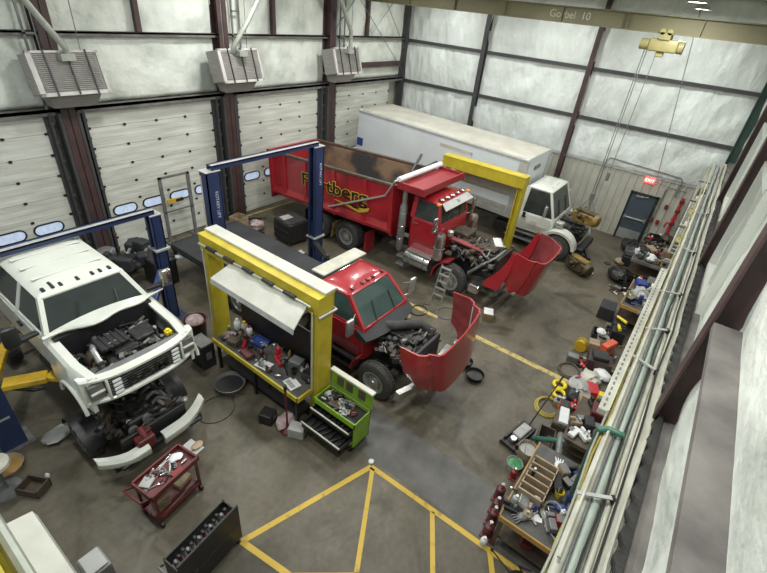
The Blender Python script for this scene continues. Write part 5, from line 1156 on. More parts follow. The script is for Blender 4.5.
boxt('crate', 'dark crate on the floor left of the black power unit', 'crate', (9.35, 12.0, 0), (.4, .35, .3), 'black', 20, open_=True)
for (x, y, lb) in ((9.3, 11.5, 'white jug on the floor beyond the black deck, nearest the power unit'), (9.0, 12.6, 'white jug on the floor beyond the black deck, nearest the cardboard box')):
    bottle('jug', lb, 'jug', (x, y, 0), .34, .11, 'paper', 'bblue', 'jugs beyond the black deck')
# column foot clutter left
t = T_('gas_drum', 'grey round drum at the foot of the column behind the pickup', 'drum', (4.75, 13.3, 0)); MB().lathe([(.01, 0), (.26, 0), (.26, .8), (.2, .84), (.01, .84)], n=22).build('body', 'grey', t, True); MB().torus((0, 0, .4), .263, .012).build('hoop', 'lgrey', t, True)
t = T_('gas_drum', 'grey wheel shaped reel beside the drum at the column behind the pickup', 'reel', (5.3, 13.1, 0)); MB().cyl((-.12, 0, .35), (.12, 0, .35), .33, n=22).build('reel_body', 'lgrey', t, True); MB().cyl((-.16, 0, .35), (-.12, 0, .35), .12).build('hub', 'black', t, True)
coil('hose', 'dark hose hanging coil beside the middle door column', (10.25, 13.35, 0), .35, .02, 'black', 3)

# ------------------------------------------------------------ engines
def engine_thing(name, label, loc, rz, m, m2, sc=1., pan_=False, hang=False):
    t = T_(name, label, 'engine', loc, rz); q = sc
    s = MB(); s.b2((-.55 * q, -.25 * q, .1 * q), (.5 * q, .25 * q, .55 * q), bev=.04); s.build('engine_block', m, t)
    s = MB(); s.b2((-.5 * q, -.16 * q, .55 * q), (.42 * q, .16 * q, .68 * q), bev=.04); s.build('valve_cover', m2, t)
    s = MB(); s.lathe([(.02, -.7 * q), (.22 * q, -.68 * q), (.30 * q, -.55 * q), (.30 * q, -.5 * q), (.02, -.5 * q)], (0, 0, .36 * q), 'x', 18); s.build('bell_housing', m, t, True)
    s = MB()
    for k in range(6): s.tube([(-.42 * q + k * .16 * q, -.24 * q, .45 * q), (-.42 * q + k * .16 * q, -.33 * q, .42 * q), (-.42 * q + k * .16 * q, -.36 * q, .3 * q)], .035 * q)
    s.split('exhaust_port', m2, t, True)
    s = MB(); s.cyl((.5 * q, 0, .3 * q), (.56 * q, 0, .3 * q), .14 * q); s.cyl((.5 * q, .12 * q, .5 * q), (.55 * q, .12 * q, .5 * q), .07 * q); s.split('pulley', 'oily', t, True)
    s = MB(); s.sph((.1 * q, .32 * q, .4 * q), .12 * q); s.build('turbocharger', 'oilbrown', t, True)
    r = random.Random(len(label)); s = MB()
    for k in range(26): s.box((r.uniform(-.5, .45) * q, r.choice((-.29, .28, 0)) * q, r.uniform(.2, .7) * q), (r.uniform(.05, .14) * q, r.uniform(.05, .12) * q, r.uniform(.05, .12) * q), rot=(r.uniform(0, 40), 0, r.uniform(0, 90)), bev=.01)
    s.split('fitting', r.choice(('oily', 'engbrown')), t)
    if pan_: MB().b2((-.5 * q, -.55 * q, 0), (.5 * q, -.42 * q, .10 * q), bev=.02).build('oil_pan_rail', 'paper', t); MB().b2((-.45 * q, -.2 * q, 0), (.4 * q, .2 * q, .12 * q), bev=.03).build('sump', 'black', t)
    if hang: MB().tube([(-.42 * q, 0, .62 * q), (0, 0, 1.28 * q), (.4 * q, 0, .62 * q)], .015, 6).build('sling', 'grey', t, True)
    return t
engine_thing('engine', 'ochre yellow engine hanging from the hoist chain beyond the white truck', (17.0, 2.76, 1.55), 75, 'engyellow', 'engbrown', .82, hang=True)
engine_thing('engine', 'dark yellowish engine sitting on the floor before the white truck', (16.30, 2.28, 0), 60, 'engbrown', 'engyellow', .85, pan_=True)
t = T_('floor_drain', 'small dark drain cover in the floor by the yellowish engine', 'drain', (17.9, 1.5, 0)); MB().lathe([(.01, .0), (.13, 0), (.13, .01), (.01, .012)], n=18).build('cover', 'oily', t)
MB().cyl((0, -.05, .012), (0, .05, .012), .012, n=6).build('grip', 'grey', t)
# ------------------------------------------------------------ pipe rack along the right wall
def rackpipe(name, label, xa, xb, y, z, r, m, cat='pipe', **k):
    return tag(MB().cyl((xa, y, z), (xb, y, z), r, n=12).build(name, m, None, True), label, cat, **k)
for i, x in enumerate((2.2, 5.0, 7.5, 10.0, 12.5, 15.0, 17.5)):
    t = T_('rack_bracket', 'grey steel bracket arm carrying the pipe rack along the right wall', 'bracket', (x, -.42, 0), 0, 'brackets of the pipe rack'); MB().b2((-.03, -.47, 3.90), (.03, .34, 3.94)).build('arm', 'girt', t); MB().b2((-.03, -.50, 3.4), (.03, -.46, 3.94)).build('wall_plate', 'girt', t)
t = T_('slotted_rail', 'pale slotted rail on the room side of the pipe rack', 'rail', (4.7, -.185, 3.94)); s = MB(); s.b2((0, -.06, 0), (4.7, .06, .09), bev=.01); s.build('rail', 'pipewhite', t)
s = MB()
for k in range(38): s.b2((.06 + k * .12, .0, .09), (.12 + k * .12, .022, .094))
s.split('slot', 'grey', t)
s = MB(); s.b2((0, -.058, .09), (4.7, -.04, .11)); s.build('lip', 'cream', t)
rackpipe('pipe', 'thick pale pipe next to the slotted rail on the rack', 1.0, 15.5, -.33, 3.995, .052, 'pipewhite')
rackpipe('pipe', 'teal tinted pipe in the middle of the rack', 1.2, 18.0, -.435, 3.99, .045, 'pipeblue')
rackpipe('conduit', 'thin grey conduit on the rack beside the teal tinted pipe', 1.0, 20.0, -.50, 3.97, .02, 'pipegrey', 'conduit')
rackpipe('conduit', 'thin dark conduit lying between the pale and teal pipes', 1.0, 20.0, -.383, 4.03, .013, 'grey', 'conduit')
rackpipe('pipe', 'pale pipe against the channel, on the wall side of the rack', 1.0, 20.2, -.545, 4.0, .026, 'pipewhite')
rackpipe('conduit', 'upper thin pale conduit crossing above the pipe rack', 2.6, 20.2, -.31, 4.10, .015, 'pipewhite', 'conduit')
t = T_('channel', 'wide pale steel channel on the wall side of the pipe rack', 'channel', (1.0, -.62, 3.94)); s = MB(); s.b2((0, -.045, 0), (19.2, .045, .14)); s.b2((0, -.05, .13), (19.2, .05, .155), bev=.005); s.build('web', 'cream', t)
t = T_('corrugated_strip', 'dark wavy edged strip hanging beside the pale channel near the wall', 'strip', (1.0, -.72, 4.07))
s = MB(); A_ = []
for k in range(260): x = k * .055; A_.append(x)
s.loft([[(x, -.05, 0), (x, .03 + .025 * math.sin(x * 24), 0), (x, .03 + .025 * math.sin(x * 24), .09), (x, -.05, .05)] for x in A_]); s.build('edge', 'rubber', t)
s = MB()
for x, a in ((3.4, 30), (5.9, -20), (8.3, 25), (10.6, -25), (13.4, 20), (6.9, 35)): 
    q = T_('clamp_strap', 'small strap clamp across the pipes of the rack', 'clamp', (x, -.4, 4.09), a, 'clamps across the pipe rack'); MB().b2((-.02, -.17, 0), (.02, .17, .015)).build('strap', 'lgrey', q); MB().b2((-.03, -.19, -.05), (.03, -.16, .02)).build('buckle', 'black', q)
for k, (y, z, r_, m_, lb) in enumerate(((-.27, 3.97, .014, 'hosey', 'yellow green wire on the room side of the thick pale pipe'), (-.475, 4.05, .012, 'black', 'black wire above the teal tinted pipe'), (-.585, 4.12, .012, 'black', 'black wire lying on the wide pale channel'), (-.245, 4.0, .012, 'pipegrey', 'thin grey wire along the edge of the slotted rail'), (-.66, 4.10, .014, 'pipewhite', 'thin pale conduit over the wavy dark strip'))):
    r_w = random.Random(k); tag(MB().tube([(1.0 + q * .6, y + r_w.uniform(-.02, .02), z + r_w.uniform(0, .012)) for q in range(32)], r_, 6).build('cable', m_, None, True), lb, 'cable')
# wire shelf at the far end with hose coils
t = T_('wire_shelf', 'long pale wire shelf below the far end of the pipe rack', 'shelf', (16.2, -.38, 0))
s = MB(); s.b2((-3.5, -.22, 3.12), (4.0, -.19, 3.18)); s.b2((-3.5, .22, 3.12), (4.0, .25, 3.18))
for k in range(26): s.b2((-3.5 + k * .3, -.2, 3.13), (-3.48 + k * .3, .23, 3.15))
s.build('deck', 'cream', t)
for x in (-3.45, -1, 1.5, 3.9): MB().b2((x - .02, -.24, 0), (x + .02, -.2, 3.9)).build('post', 'cream', t); MB().b2((x - .02, .2, 3.1), (x + .02, .24, 3.9)).build('hanger', 'cream', t)
for k, (x, r_, m_, lb) in enumerate(((13.6, .17, 'hosey', 'nearest'), (15.0, .16, 'palewood', 'second'), (16.4, .17, 'hosey', 'third'), (17.8, .17, 'palewood', 'fourth'), (19.2, .16, 'hosey', 'farthest'))):
    coil('hose_coil', '%s hose coil on the wire shelf below the pipe rack' % lb, (x, -.36, 3.18), r_, .022, m_, 4, tail=False)['group'] = 'hose coils on the wire shelf'
for k, (x, h, m_, lb) in enumerate(((14.3, .3, 'cream', 'cream carton between the nearest two hose coils'), (17.1, .34, 'cream', 'cream carton between the third and fourth hose coils'), (18.5, .26, 'brownbox', 'brown carton near the farthest hose coil'))):
    boxt('carton', lb + ' on the wire shelf', 'carton', (x, -.36, 3.18), (.4, .3, h), m_)

# ------------------------------------------------------------ right-hand benches
def rbench(label, x0, x1, y0, y1, top, edge, h=.9, name='workbench'):
    t = T_(name, label, 'workbench', ((x0 + x1) / 2, (y0 + y1) / 2, 0)); hx, hy = (x1 - x0) / 2, (y1 - y0) / 2
    MB().b2((-hx, -hy, h - .05), (hx, hy, h)).build('bench_top', top, t)
    s = MB(); s.b2((-hx - .03, -hy, h - .10), (-hx, hy, h + .012)); s.build('end_edge', edge, t); MB().b2((-hx, hy, h - .10), (hx, hy + .025, h + .012)).build('front_edge', edge, t)
    for x in (-hx + .05, hx - .05):
        for y in (-hy + .05, hy - .05): MB().b2((x - .035, y - .035, 0), (x + .035, y + .035, h - .05)).build('leg', 'brownbox', t)
    MB().b2((-hx + .05, -hy + .05, .25), (hx - .05, hy - .05, .28)).build('shelf', 'brownbox', t); return t
rbench('wood edged workbench at the near end of the right wall, by the yellow lines', 4.85, 6.75, -.55, .42, 'bench', 'wood')
rbench('low dark bench in the middle of the right wall under the pipe rack', 7.5, 9.0, -.6, .12, 'brownbox', 'brownbox', .62)
rbench('dark steel bench covered with parts, toward the far end of the right wall', 13.6, 15.6, -.6, .35, 'bench', 'wood', .8)
rbench('dark bench nearest the exit door on the right wall', 17.2, 20.2, -.55, .75, 'bench', 'girt', .82)
zb = .905
# pigeonhole rack (cream slots) on the near bench
t = T_('slot_rack', 'beige slotted rack with four dark pockets on the wood edged workbench', 'rack', (5.78, .14, zb), 0)
s = MB(); s.b2((-.42, -.2, 0), (.42, .24, .02)); s.b2((-.42, -.2, 0), (.42, -.18, .22)); s.b2((-.42, .22, 0), (.42, .24, .16))
for k in range(6): x = -.42 + k * .164; s.b2((x, -.2, 0), (x + .035, .24, .22), bev=.004)
s.build('rack', 'palewood', t)
for k in range(5):
    q = T_('grinding_tool', '%s dark tool lying in a pocket of the beige slotted rack' % ('nearest', 'second', 'third', 'fourth', 'farthest')[k], 'tool', (5.46 + k * .164, .14, zb + .025), 90, 'tools in the slotted rack'); MB().cyl((-.15, 0, .05), (.12, 0, .05), .045, .03, 10).build('body', 'oily', q, True); MB().cyl((.12, 0, .05), (.17, 0, .05), .02, n=8).build('tip', 'alu', q, True)
coil('hose_coil', 'small grey hose coil at the wood corner of the near workbench', (5.15, .22, zb), .13, .014, 'grey', 3, tail=False)
coil('hose_coil', 'pale grey hose coil beside the yellow cup on the near workbench', (5.45, -.25, zb), .21, .018, 'pipegrey', 3, tail=False)
t = T_('bench_vise', 'grey bench vise at the front right of the wood edged workbench', 'vise', (5.2, -.3, zb), 30); MB().b2((-.12, -.09, 0), (.12, .09, .05), bev=.01).build('base', 'grey', t); MB().b2((-.14, -.06, .05), (.06, .06, .17), bev=.015).build('fixed_jaw', 'grey', t); MB().b2((.09, -.06, .06), (.16, .06, .17), bev=.015).build('moving_jaw', 'grey', t); MB().cyl((.16, 0, .1), (.3, 0, .1), .015).build('screw', 'chrome', t, True); MB().cyl((.29, -.1, .1), (.29, .1, .1), .009, n=6).build('handle', 'chrome', t, True)
t = T_('paper_sheet', 'white paper on the wood edge of the near workbench', 'paper', (5.2, -.03, zb), 20); MB().box((0, 0, .004), (.16, .26, .006)).build('sheet', 'paper', t); MB().box((.02, .05, .01), (.1, .1, .004)).build('note', 'lgrey', t)
bucket('cup', 'yellow square cup on the near workbench', (5.85, -.22, zb), .075, .13, 'byellow')['category'] = 'cup'
boxt('tool_case', 'black case beside the yellow cup on the near workbench', 'case', (6.02, -.12, zb), (.36, .16, .14), 'black', 25)
boxt('battery', 'small white box among the clutter of the near workbench', 'box', (5.55, .05, zb), (.12, .1, .09), 'paper', 15)
boxt('parts_box', 'orange and white box at the wall side of the near workbench', 'box', (6.15, -.42, zb), (.16, .12, .10), 'orange', 30, lid='paper')
t = T_('flex_duct', 'grey ribbed flexible duct lying on the wall side of the near workbench', 'duct', (5.6, -.48, zb)); s = MB(); pts = [(k * .03, .03 * math.sin(k * .3), .06) for k in range(20)]; s.tube(pts, [.05 if k % 2 else .04 for k in range(20)], 10); s.build('duct', 'grey', t, True); MB().cyl((-.06, 0, .06), (0, 0, .06), .055).build('cuff', 'alu', t, True)
tool('pry_bar', 'pale bar lying across the near end of the wood edged workbench', (5.05, -.42, zb), .4, 'lgrey', 60, 'bar')
boxt('parts_box', 'small dark red box on the shelf below the near workbench', 'box', (5.1, -.1, .28), (.22, .2, .12), 'cartred', 10)
boxt('crate', 'dark crate on the shelf below the near workbench', 'crate', (5.5, .1, .28), (.4, .3, .2), 'black', 5, open_=True)
tool('pry_bar', 'long dark bar lying on the floor before the near workbench', (4.65, -.05, 0), .8, 'oily', 70, 'bar')
coil('hose', 'dark hose on the floor under the near workbench edge', (4.55, -.25, 0), .22, .016, 'black', 2)
# red bottle jacks standing along the floor
for k, (x, y, h, lb) in enumerate(((5.75, .66, .40, 'dark red bottle jack on the floor, farthest of the row beside the wood edged bench'), (5.48, .60, .36, 'dark red bottle jack on the floor, second from the far end of the row'), (5.22, .56, .42, 'dark red bottle jack on the floor, third in the row beside the bench'), (4.98, .52, .34, 'dark red bottle jack on the floor nearest the yellow line'))):
    bottle_jack('bottle_jack', lb, (x, y, 0), h, 'cartred', 'bottle jacks beside the bench').scale = (1.45, 1.45, 1.2)
bottle('roll', 'white paper roll on the floor by the nearest bottle jack', 'roll', (4.78, .5, 0), .22, .06, 'paper', 'paper')
bottle_jack('bottle_jack', 'small red bottle jack beside the green bucket', (6.38, .62, 0), .3, 'dred')
bucket('bucket', 'cream plastic bucket on the floor at the far corner of the wood edged bench', (6.98, .60, 0), .20, .36, 'palewood', 'lgrey')
bucket('bucket', 'low bucket with green inside next to the cream bucket', (6.62, .70, 0), .16, .16, 'lgrey', 'bgreen')
# floor jack
t = T_('floor_jack', 'black floor jack with pale deck and long black handle', 'floor jack', (7.45, .90, 0), -12)
s = MB(); s.b2((-.42, -.17, .08), (.3, -.12, .2), bev=.01); s.b2((-.42, .12, .08), (.3, .17, .2), bev=.01); s.b2((-.5, -.2, .04), (-.4, .2, .12), bev=.01); s.b2((.25, -.17, .06), (.32, .17, .2), bev=.01); s.build('frame', 'black', t)
MB().b2((-.22, -.11, .1), (.24, .11, .24), bev=.03).build('deck', 'lgrey', t); MB().bar((-.3, 0, .14), (.05, 0, .22), .12, .05, bev=.01).build('lift_arm', 'grey', t); MB().cyl((-.32, 0, .16), (-.32, 0, .22), .07).build('saddle', 'alu', t, True)
MB().cyl((.28, 0, .18), (1.15, .03, .95), .017).build('handle', 'black', t, True); MB().cyl((1.12, .03, .92), (1.32, .04, 1.10), .024).build('grip', 'black', t, True)
s = MB()
for x in (-.44, .26):
    for y in (-.2, .2): s.cyl((x, y - .02, .05), (x, y + .02, .05), .05)
s.split('wheel', 'grey', t, True)
tag(MB().tube([(7.35, .62, .3), (7.15, .3, .7), (7.15, .05, .85)], .05, 10).build('hose', 'teal', None, True), 'short green hose from the floor jack toward the grey elbow pipe', 'hose')
t = T_('exhaust_hose', 'long green exhaust pipe rising from the bench to an elbow on the pipe rack', 'pipe', (5.9, -.12, 0))
s = MB(); s.tube([(-.1, -.26, 1.1), (-.45, -.22, 2.0), (-1.0, -.16, 3.0), (-1.50, -.11, 3.95), (-1.57, -.12, 4.06), (-1.56, -.17, 4.10), (-1.54, -.34, 4.10)], .036, 12); s.xf(Matrix.Translation((0, 0, 0))); s.build('pipe', 'teal', t, True); MB().cyl((-.06, -.28, .98), (-.12, -.26, 1.2), .06).build('cuff', 'bblue', t, True)
t = T_('elbow_pipe', 'grey bent elbow pipe standing behind the slotted rack', 'pipe', (7.35, .1, 0)); s = MB(); s.tube([(-.5, -.05, .72), (-.35, 0, .78), (-.15, .05, .80), (.05, .08, .72), (.2, .1, .5), (.22, .1, .0)], .065, 12); s.build('pipe', 'grey', t, True); MB().torus((-.5, -.05, .72), .065, .02, 'x', 16, 6).build('collar', 'oily', t, True)
# middle low bench and floor clutter
boxt('crate', 'brown steel crate on the floor between the floor jack and the rack', 'crate', (7.55, .42, 0), (.62, .34, .32), 'brownbox', 8, open_=True)
boxt('crate', 'brown steel crate beyond the first one, under the white carton', 'crate', (8.25, .32, 0), (.5, .3, .36), 'brownbox', 5, lid='brownbox')
boxt('carton', 'white carton on top of the farther brown crate', 'carton', (8.3, .30, .38), (.5, .2, .08), 'paper', 12)
boxt('carton', 'small white carton on the low dark bench edge', 'carton', (7.72, -.02, .632), (.3, .14, .08), 'paper', -12)
boxt('toolbox', 'orange red toolbox on the floor beside the coiled yellow hose', 'toolbox', (8.95, .42, 0), (.26, .22, .20), 'orange', 10, lid='black')
coil('hose_coil', 'yellow hose coiled on the floor beside the orange red toolbox', (8.75, .72, 0), .34, .018, 'hosey', 3)
for k, (x, y, lb) in enumerate(((9.68, .74, 'bright yellow ring on the floor, the farther of the pair'), (9.35, .64, 'bright yellow ring on the floor, the nearer of the pair'))):
    t = T_('wheel_ring', lb, 'ring', (x, y, 0), 0, 'yellow rings'); MB().torus((0, 0, .055), .14, .045, n=26).build('ring', 'byellow', t, True); MB().torus((0, 0, .02), .10, .02, n=20, m=6).build('inner_lip', 'black', t, True)
coil('hose_coil', 'dark brown hose coil on the bare floor at the end of the yellow line', (10.45, .72, 0), .34, .014, 'brownbox', 3)
t = T_('cable_reel', 'olive cable reel standing on the floor beyond the brown hose coil', 'reel', (11.6, .78, 0)); MB().cyl((-.1, 0, .17), (.1, 0, .17), .12, n=18).build('cable', 'hosey', t, True)
for x in (-.12, .1): MB().cyl((x, 0, .17), (x + .02, 0, .17), .17, n=20).build('flange', 'armyellow', t, True)
# clutter heap along the wall x 9..13
def clutter(spec):
    for kind, name, label, cat, loc, d, m, rz in spec:
        if kind == 'box': boxt(name, label, cat, loc, d, m, rz)
        elif kind == 'crate': boxt(name, label, cat, loc, d, m, rz, open_=True)
        elif kind == 'rag': rag(name, label, loc, d[0], m, cat, rz, (1.2, 1, .6), seed=int(loc[0] * 7))
        elif kind == 'bottle': bottle(name, label, cat, loc, d[0], d[1], m, 'bred')
        elif kind == 'bucket': bucket(name, label, loc, d[0], d[1], m)
        elif kind == 'gun': tool(name, label, loc, d[0], m, rz, 'gun')
clutter([
 ('box', 'carton', 'pale carton on the floor beyond the orange red toolbox', 'carton', (9.35, .05, 0), (.35, .3, .3), 'palewood', 20),
 ('crate', 'crate', 'black crate of scrap between the pale carton and the orange red toolbox', 'crate', (9.35, -.38, 0), (.45, .4, .3), 'black', 10),
 ('rag', 'rag', 'black heap of straps against the rack side beyond the orange toolbox', 'straps', (9.5, .35, 0), (.2,), 'black', 0),
 ('rag', 'rag', 'pale blue grey sack in the clutter by the yellow rings', 'sack', (9.85, .30, 0), (.26,), 'lgrey', 10),
 ('box', 'toolbox', 'red toolbox in the clutter heap next to the pale blue grey sack', 'toolbox', (9.95, .02, 0), (.42, .26, .26), 'bred', 30),
 ('box', 'toolbox', 'small bright yellow box beside the red toolbox in the heap', 'box', (9.75, -.22, .0), (.2, .16, .34), 'byellow', 10),
 ('rag', 'plastic_bag', 'big crumpled pale bag in the middle of the wall clutter', 'bag', (10.35, .18, 0), (.27,), 'cream', 0),
 ('rag', 'plastic_bag', 'smaller crumpled white bag just beyond the big pale one', 'bag', (10.80, -.02, 0), (.2,), 'paper', 50),
 ('bottle', 'jug', 'blue jug standing before the big pale bag', 'jug', (10.05, .42, 0), (.3, .1), 'bblue', 0),
 ('gun', 'drill', 'red power drill on the floor left of the dark plastic box', 'drill', (10.95, .55, 0), (.4,), 'bred', 40),
 ('box', 'chest', 'dark maroon plastic chest in the wall clutter', 'chest', (11.15, .18, 0), (.5, .6, .34), 'maroon', 12),
 ('box', 'case', 'dark grey case lying on the maroon chest', 'case', (11.15, .20, .36), (.36, .4, .10), 'deck', 20),
 ('box', 'box', 'purple grey box in front of the maroon chest', 'box', (10.95, .80, 0), (.22, .3, .2), 'grey', 12),
 ('box', 'toolbox', 'bright orange red box in the wall clutter beyond the maroon chest', 'toolbox', (11.9, .14, 0), (.52, .2, .42), 'orange', -20),
 ('box', 'carton', 'tan carton left of the bright orange red box', 'carton', (11.85, .5, 0), (.3, .3, .3), 'palewood', 15),
 ('bucket', 'bucket', 'pale green bucket between the tan carton and the orange red box', 'bucket', (12.2, .36, 0), (.16, .34), 'lgrey', 0),
 ('crate', 'crate', 'black and white crate of parts beyond the tan carton', 'crate', (12.5, .5, 0), (.45, .4, .26), 'black', 10),
 ('rag', 'rag', 'white rag hung over the black and white crate', 'rag', (12.45, .5, .26), (.13,), 'paper', 0),
 ('box', 'case', 'black power tool case with the farther yellow tool on it', 'case', (13.2, .15, 0), (.5, .36, .46), 'black', 8),
 ('box', 'case', 'black power tool case with the nearer yellow tool on it', 'case', (12.75, .08, 0), (.36, .36, .44), 'black', 8),
 ('gun', 'drill', 'yellow power tool on the farther black case', 'drill', (13.2, .17, .48), (.42,), 'byellow', 60),
 ('gun', 'drill', 'yellow power tool on the nearer black case', 'drill', (12.75, .12, .46), (.32,), 'byellow', 20),
 ('box', 'bin', 'grey plastic bin at the near corner of the far steel bench', 'bin', (14.0, .66, 0), (.6, .45, .42), 'deck', 4),
 # far steel bench top
 ('box', 'toolbox', 'blue toolbox on the dark steel bench toward the far end', 'toolbox', (15.1, .1, .815), (.42, .3, .24), 'bblue', 20),
 ('rag', 'plastic_bag', 'pale grey bag on the steel bench before the blue toolbox', 'bag', (14.4, .0, .812), (.26,), 'lgrey', 0),
 ('box', 'carton', 'white carton on the steel bench beside the blue toolbox', 'carton', (15.2, -.3, .815), (.3, .25, .2), 'paper', 5),
 ('crate', 'crate', 'brown crate at the wall side of the far steel bench', 'crate', (14.5, -.38, .815), (.5, .3, .16), 'brownbox', 0),
 ('bottle', 'jug', 'white jug on the far corner of the steel bench', 'jug', (15.42, .2, .815), (.26, .08), 'paper', 0),
 # between benches and exit bench
 ('crate', 'crate', 'black crate of scrap on the floor between the two far benches', 'crate', (16.4, .35, 0), (.7, .6, .4), 'black', 12),
 ('rag', 'scrap_heap', 'dark heap of scrap beyond the black crate', 'scrap', (16.9, .9, 0), (.4,), 'oily', 0),
 ('box', 'toolbox', 'grey toolbox on the heap side of the exit bench', 'toolbox', (16.5, -.2, .0), (.5, .4, .6), 'grey', 0),
 ('rag', 'rag', 'tan rag on the floor at the left of the scrap heap', 'rag', (18.3, 1.15, 0), (.18,), 'palewood', 0),
 ('rag', 'rag', 'bright white rag at the near end of the exit bench', 'rag', (17.5, .2, .832), (.2,), 'paper', 0),
 ('box', 'carton', 'cream carton in the middle of the exit bench', 'carton', (18.4, .3, .832), (.5, .3, .16), 'palewood', 40),
 ('box', 'carton', 'brown carton on the wall side of the exit bench', 'carton', (18.2, -.2, .832), (.3, .3, .3), 'card', 5),
 ('crate', 'crate', 'black crate at the far end of the exit bench', 'crate', (19.5, .4, .832), (.5, .4, .24), 'black', 20),
 ('box', 'battery', 'black battery at the front edge of the exit bench', 'battery', (18.9, .58, .832), (.3, .2, .2), 'black', 10),
 ('bottle', 'jug', 'dark red jug beside the cream carton on the exit bench', 'jug', (18.05, .1, .832), (.28, .09), 'cartred', 0),
 ('rag', 'scrap_heap', 'oily heap of parts on the exit bench front', 'scrap', (17.95, .5, .832), (.22,), 'oily', 0),
 ('rag', 'scrap_heap', 'brown heap of parts on the far end of the exit bench', 'scrap', (19.9, 0.0, .832), (.25,), 'oilbrown', 0),
 ('box', 'chest', 'dark chest on the floor before the exit bench', 'chest', (18.6, .98, 0), (.8, .36, .4), 'black', 6),
 ('rag', 'scrap_heap', 'low black heap on the floor nearest the slate blue door', 'scrap', (19.9, 1.1, 0), (.4,), 'black', 0),
 ('crate', 'crate', 'grey crate on the dark chest before the exit bench', 'crate', (18.6, .98, .42), (.5, .3, .16), 'grey', 12),
 ('box', 'toolbox', 'dark red toolbox on the low dark bench under the pipe rack', 'toolbox', (8.6, -.25, .632), (.4, .24, .2), 'cartred', 8),
 ('box', 'battery', 'black battery on the low dark bench under the pipe rack', 'battery', (8.1, -.2, .632), (.3, .2, .2), 'black', 20),
])
# extra parts heaped on benches: individual machine parts
r_ = random.Random(12); kinds = ['gear', 'bracket_part', 'pipe_fitting', 'brake_drum']
for k in range(34):
    zone = k % 3
    if zone == 0: x, y, z, wh = r_.uniform(17.3, 20.0), r_.uniform(-.45, .65), .83, 'on the bench nearest the exit door'
    elif zone == 1: x, y, z, wh = r_.uniform(13.7, 15.5), r_.uniform(-.5, .3), .81, 'on the dark steel bench toward the far end'
    else: x, y, z, wh = r_.uniform(9.2, 13.0), r_.uniform(-.55, -.3), .01, 'on the floor against the right wall'
    kd = kinds[k % 4]; rr_ = r_.uniform(.05, .11); m_ = r_.choice(('oily', 'grey', 'oilbrown', 'lgrey'))
    t = T_(kd, 'small loose metal %s %s' % (kd.replace('_', ' '), wh), 'machine part', (x, y, z), r_.uniform(0, 180), 'loose %ss %s' % (kd.replace('_', ' '), wh))
    if kd == 'gear': MB().lathe([(rr_ * .3, 0), (rr_, 0), (rr_, .04), (rr_ * .5, .045), (rr_ * .3, .07)], n=14).build('disc', m_, t); MB().cyl((0, 0, .03), (0, 0, .14), rr_ * .25, n=8).build('shaft', 'alu', t, True)
    elif kd == 'brake_drum': MB().lathe([(rr_ * 1.3, 0), (rr_ * 1.4, .1), (rr_ * 1.1, .12), (rr_ * .4, .12)], n=18, cap=False).build('drum', m_, t, True); MB().cyl((0, 0, .08), (0, 0, .16), rr_ * .4, n=12).build('hub', m_, t, True)
    elif kd == 'bracket_part': MB().b2((-rr_, -.03, 0), (rr_, .03, .02)).b2((rr_ - .02, -.03, 0), (rr_, .03, .12)).build('plate', m_, t); MB().cyl((-rr_ * .5, 0, .02), (-rr_ * .5, 0, .05), .015, n=6).build('bolt', 'alu', t)
    else: MB().tube([(-rr_, 0, .04), (0, 0, .04), (.03, .03, .08), (.03, .03, .16)], .035, 8).build('fitting', m_, t, True); MB().torus((-rr_, 0, .04), .035, .012, 'x', 12, 5).build('collar', 'alu', t, True)

# scattered small items along the right wall, each one an object of its own
r6 = random.Random(77)
COLS = [('black', 'black'), ('red', 'bred'), ('white', 'paper'), ('grey', 'grey'), ('blue', 'bblue'), ('yellow', 'byellow'), ('tan', 'palewood'), ('dark', 'oily'), ('pale grey', 'lgrey'), ('dark', 'oily'), ('grey', 'grey'), ('brown', 'brownbox')]
ZONES = [((9.0, 11.0), (-.1, .62), .0, 'on the floor by the yellow rings', 26), ((11.0, 13.4), (-.2, .62), .0, 'on the floor around the orange red box', 22), ((7.6, 8.9), (-.5, .05), .63, 'on the low dark bench', 14),
         ((5.0, 6.6), (-.48, .36), .905, 'on the wood edged workbench', 26), ((13.7, 15.5), (-.5, .3), .81, 'on the dark steel bench', 16), ((17.3, 20.1), (-.45, .7), .83, 'on the exit door bench', 26), ((15.8, 17.2), (.2, .9), .0, 'on the floor between the far benches', 14), ((6.9, 8.6), (.2, .7), .0, 'on the floor behind the floor jack', 10)]
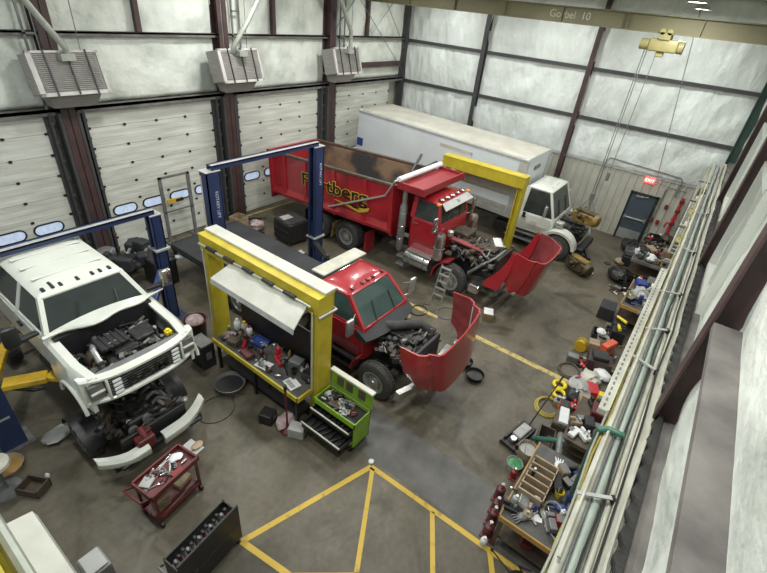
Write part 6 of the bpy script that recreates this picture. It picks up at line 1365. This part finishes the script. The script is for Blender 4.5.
for (xa, xb), (ya, yb), z, wh, n in ZONES:
    for k in range(n):
        cn, m_ = COLS[r6.randrange(len(COLS))]; x, y = r6.uniform(xa, xb), r6.uniform(ya, yb); rz = r6.uniform(0, 180); kd = r6.randrange(5); q = r6.uniform(.8, 1.35) * (1.2 if x > 12 else 1)
        nm, ct = [('small_box', 'box'), ('spray_can', 'can'), ('hose_end', 'hose'), ('work_glove', 'glove'), ('parts_casting', 'machine part')][kd]
        t = T_(nm, 'small %s %s %s' % (cn, nm.replace('_', ' ').replace('small ', ''), wh), ct, (x, y, z), rz, '%s %s items %s' % (cn, nm.replace('_', ' '), wh))
        if kd == 0: MB().box((0, 0, .05 * q), (.16 * q, .11 * q, .1 * q), bev=.01).build('body', m_, t); MB().box((0, 0, .105 * q), (.15 * q, .1 * q, .012), bev=.003).build('lid', 'grey', t)
        elif kd == 1: MB().lathe([(.04 * q, 0), (.042 * q, .01), (.042 * q, .17 * q), (.02 * q, .19 * q)], n=12).build('body', m_, t, True); MB().cyl((0, 0, .18 * q), (0, 0, .22 * q), .02 * q, n=8).build('cap', 'paper', t, True)
        elif kd == 2: MB().tube([(-.16 * q, 0, .02), (-.05 * q, .09 * q, .025), (.05 * q, .0, .03), (.15 * q, .06 * q, .02)], .018, 7).build('hose', m_, t, True); MB().cyl((.15 * q, .06 * q, .02), (.19 * q, .08 * q, .02), .024, n=8).build('coupling', 'alu', t, True)
        elif kd == 3:
            s = MB(); s.sph((0, 0, .035), .08 * q, (1.2, .8, .35), 12)
            for v in s.bm.verts: v.co.z = max(0, v.co.z + noise.noise(v.co * 20 + Vector((k, 0, 0))) * .02)
            s.build('palm', m_, t, True)
            for f in range(4): MB().tube([(.07 * q, (-.045 + f * .03) * q, .025), (.12 * q, (-.055 + f * .036) * q, .03), (.15 * q, (-.06 + f * .04) * q, .018)], [.014, .013, .008], 6).build('finger', m_, t, True)
        else: MB().b2((-.09 * q, -.06 * q, 0), (.09 * q, .06 * q, .07 * q), bev=.015).b2((.03, -.025, .05), (.12 * q, .025, .13 * q), bev=.01).build('casting', m_, t); MB().cyl((-.04 * q, 0, .06 * q), (-.04 * q, 0, .12 * q), .025, n=9).build('port', 'alu', t, True)
# ------------------------------------------------------------ world, camera, view
w = bpy.data.worlds.new('World'); sc.world = w; w.use_nodes = True
w.node_tree.nodes['Background'].inputs['Color'].default_value = (.85, .95, 1, 1); w.node_tree.nodes['Background'].inputs['Strength'].default_value = .5
def campose(a, b, c):
    f = Vector((math.cos(b) * math.sin(a), math.cos(b) * math.cos(a), math.sin(b))); r = Vector((math.cos(a), -math.sin(a), 0)); u = r.cross(f)
    r2 = math.cos(c) * r + math.sin(c) * u; u2 = -math.sin(c) * r + math.cos(c) * u
    return Matrix((r2, u2, -f)).transposed().to_4x4()
cd = bpy.data.cameras.new('camera'); co = bpy.data.objects.new('camera', cd); COL.objects.link(co)
mt = campose(0.9831164824842286, -0.5692292175177304, 0.10994403224245658); mt.translation = (0, 0, 7.85); co.matrix_world = mt
cd.sensor_width = 36; cd.lens = 443.3716608263976 / 767 * 36; cd.clip_start = .05; cd.clip_end = 200
sc.camera = co
vs = sc.view_settings; vs.view_transform = 'Standard'; vs.look = 'None'; vs.gamma = 1; vs.exposure = 0; vs.use_curve_mapping = False
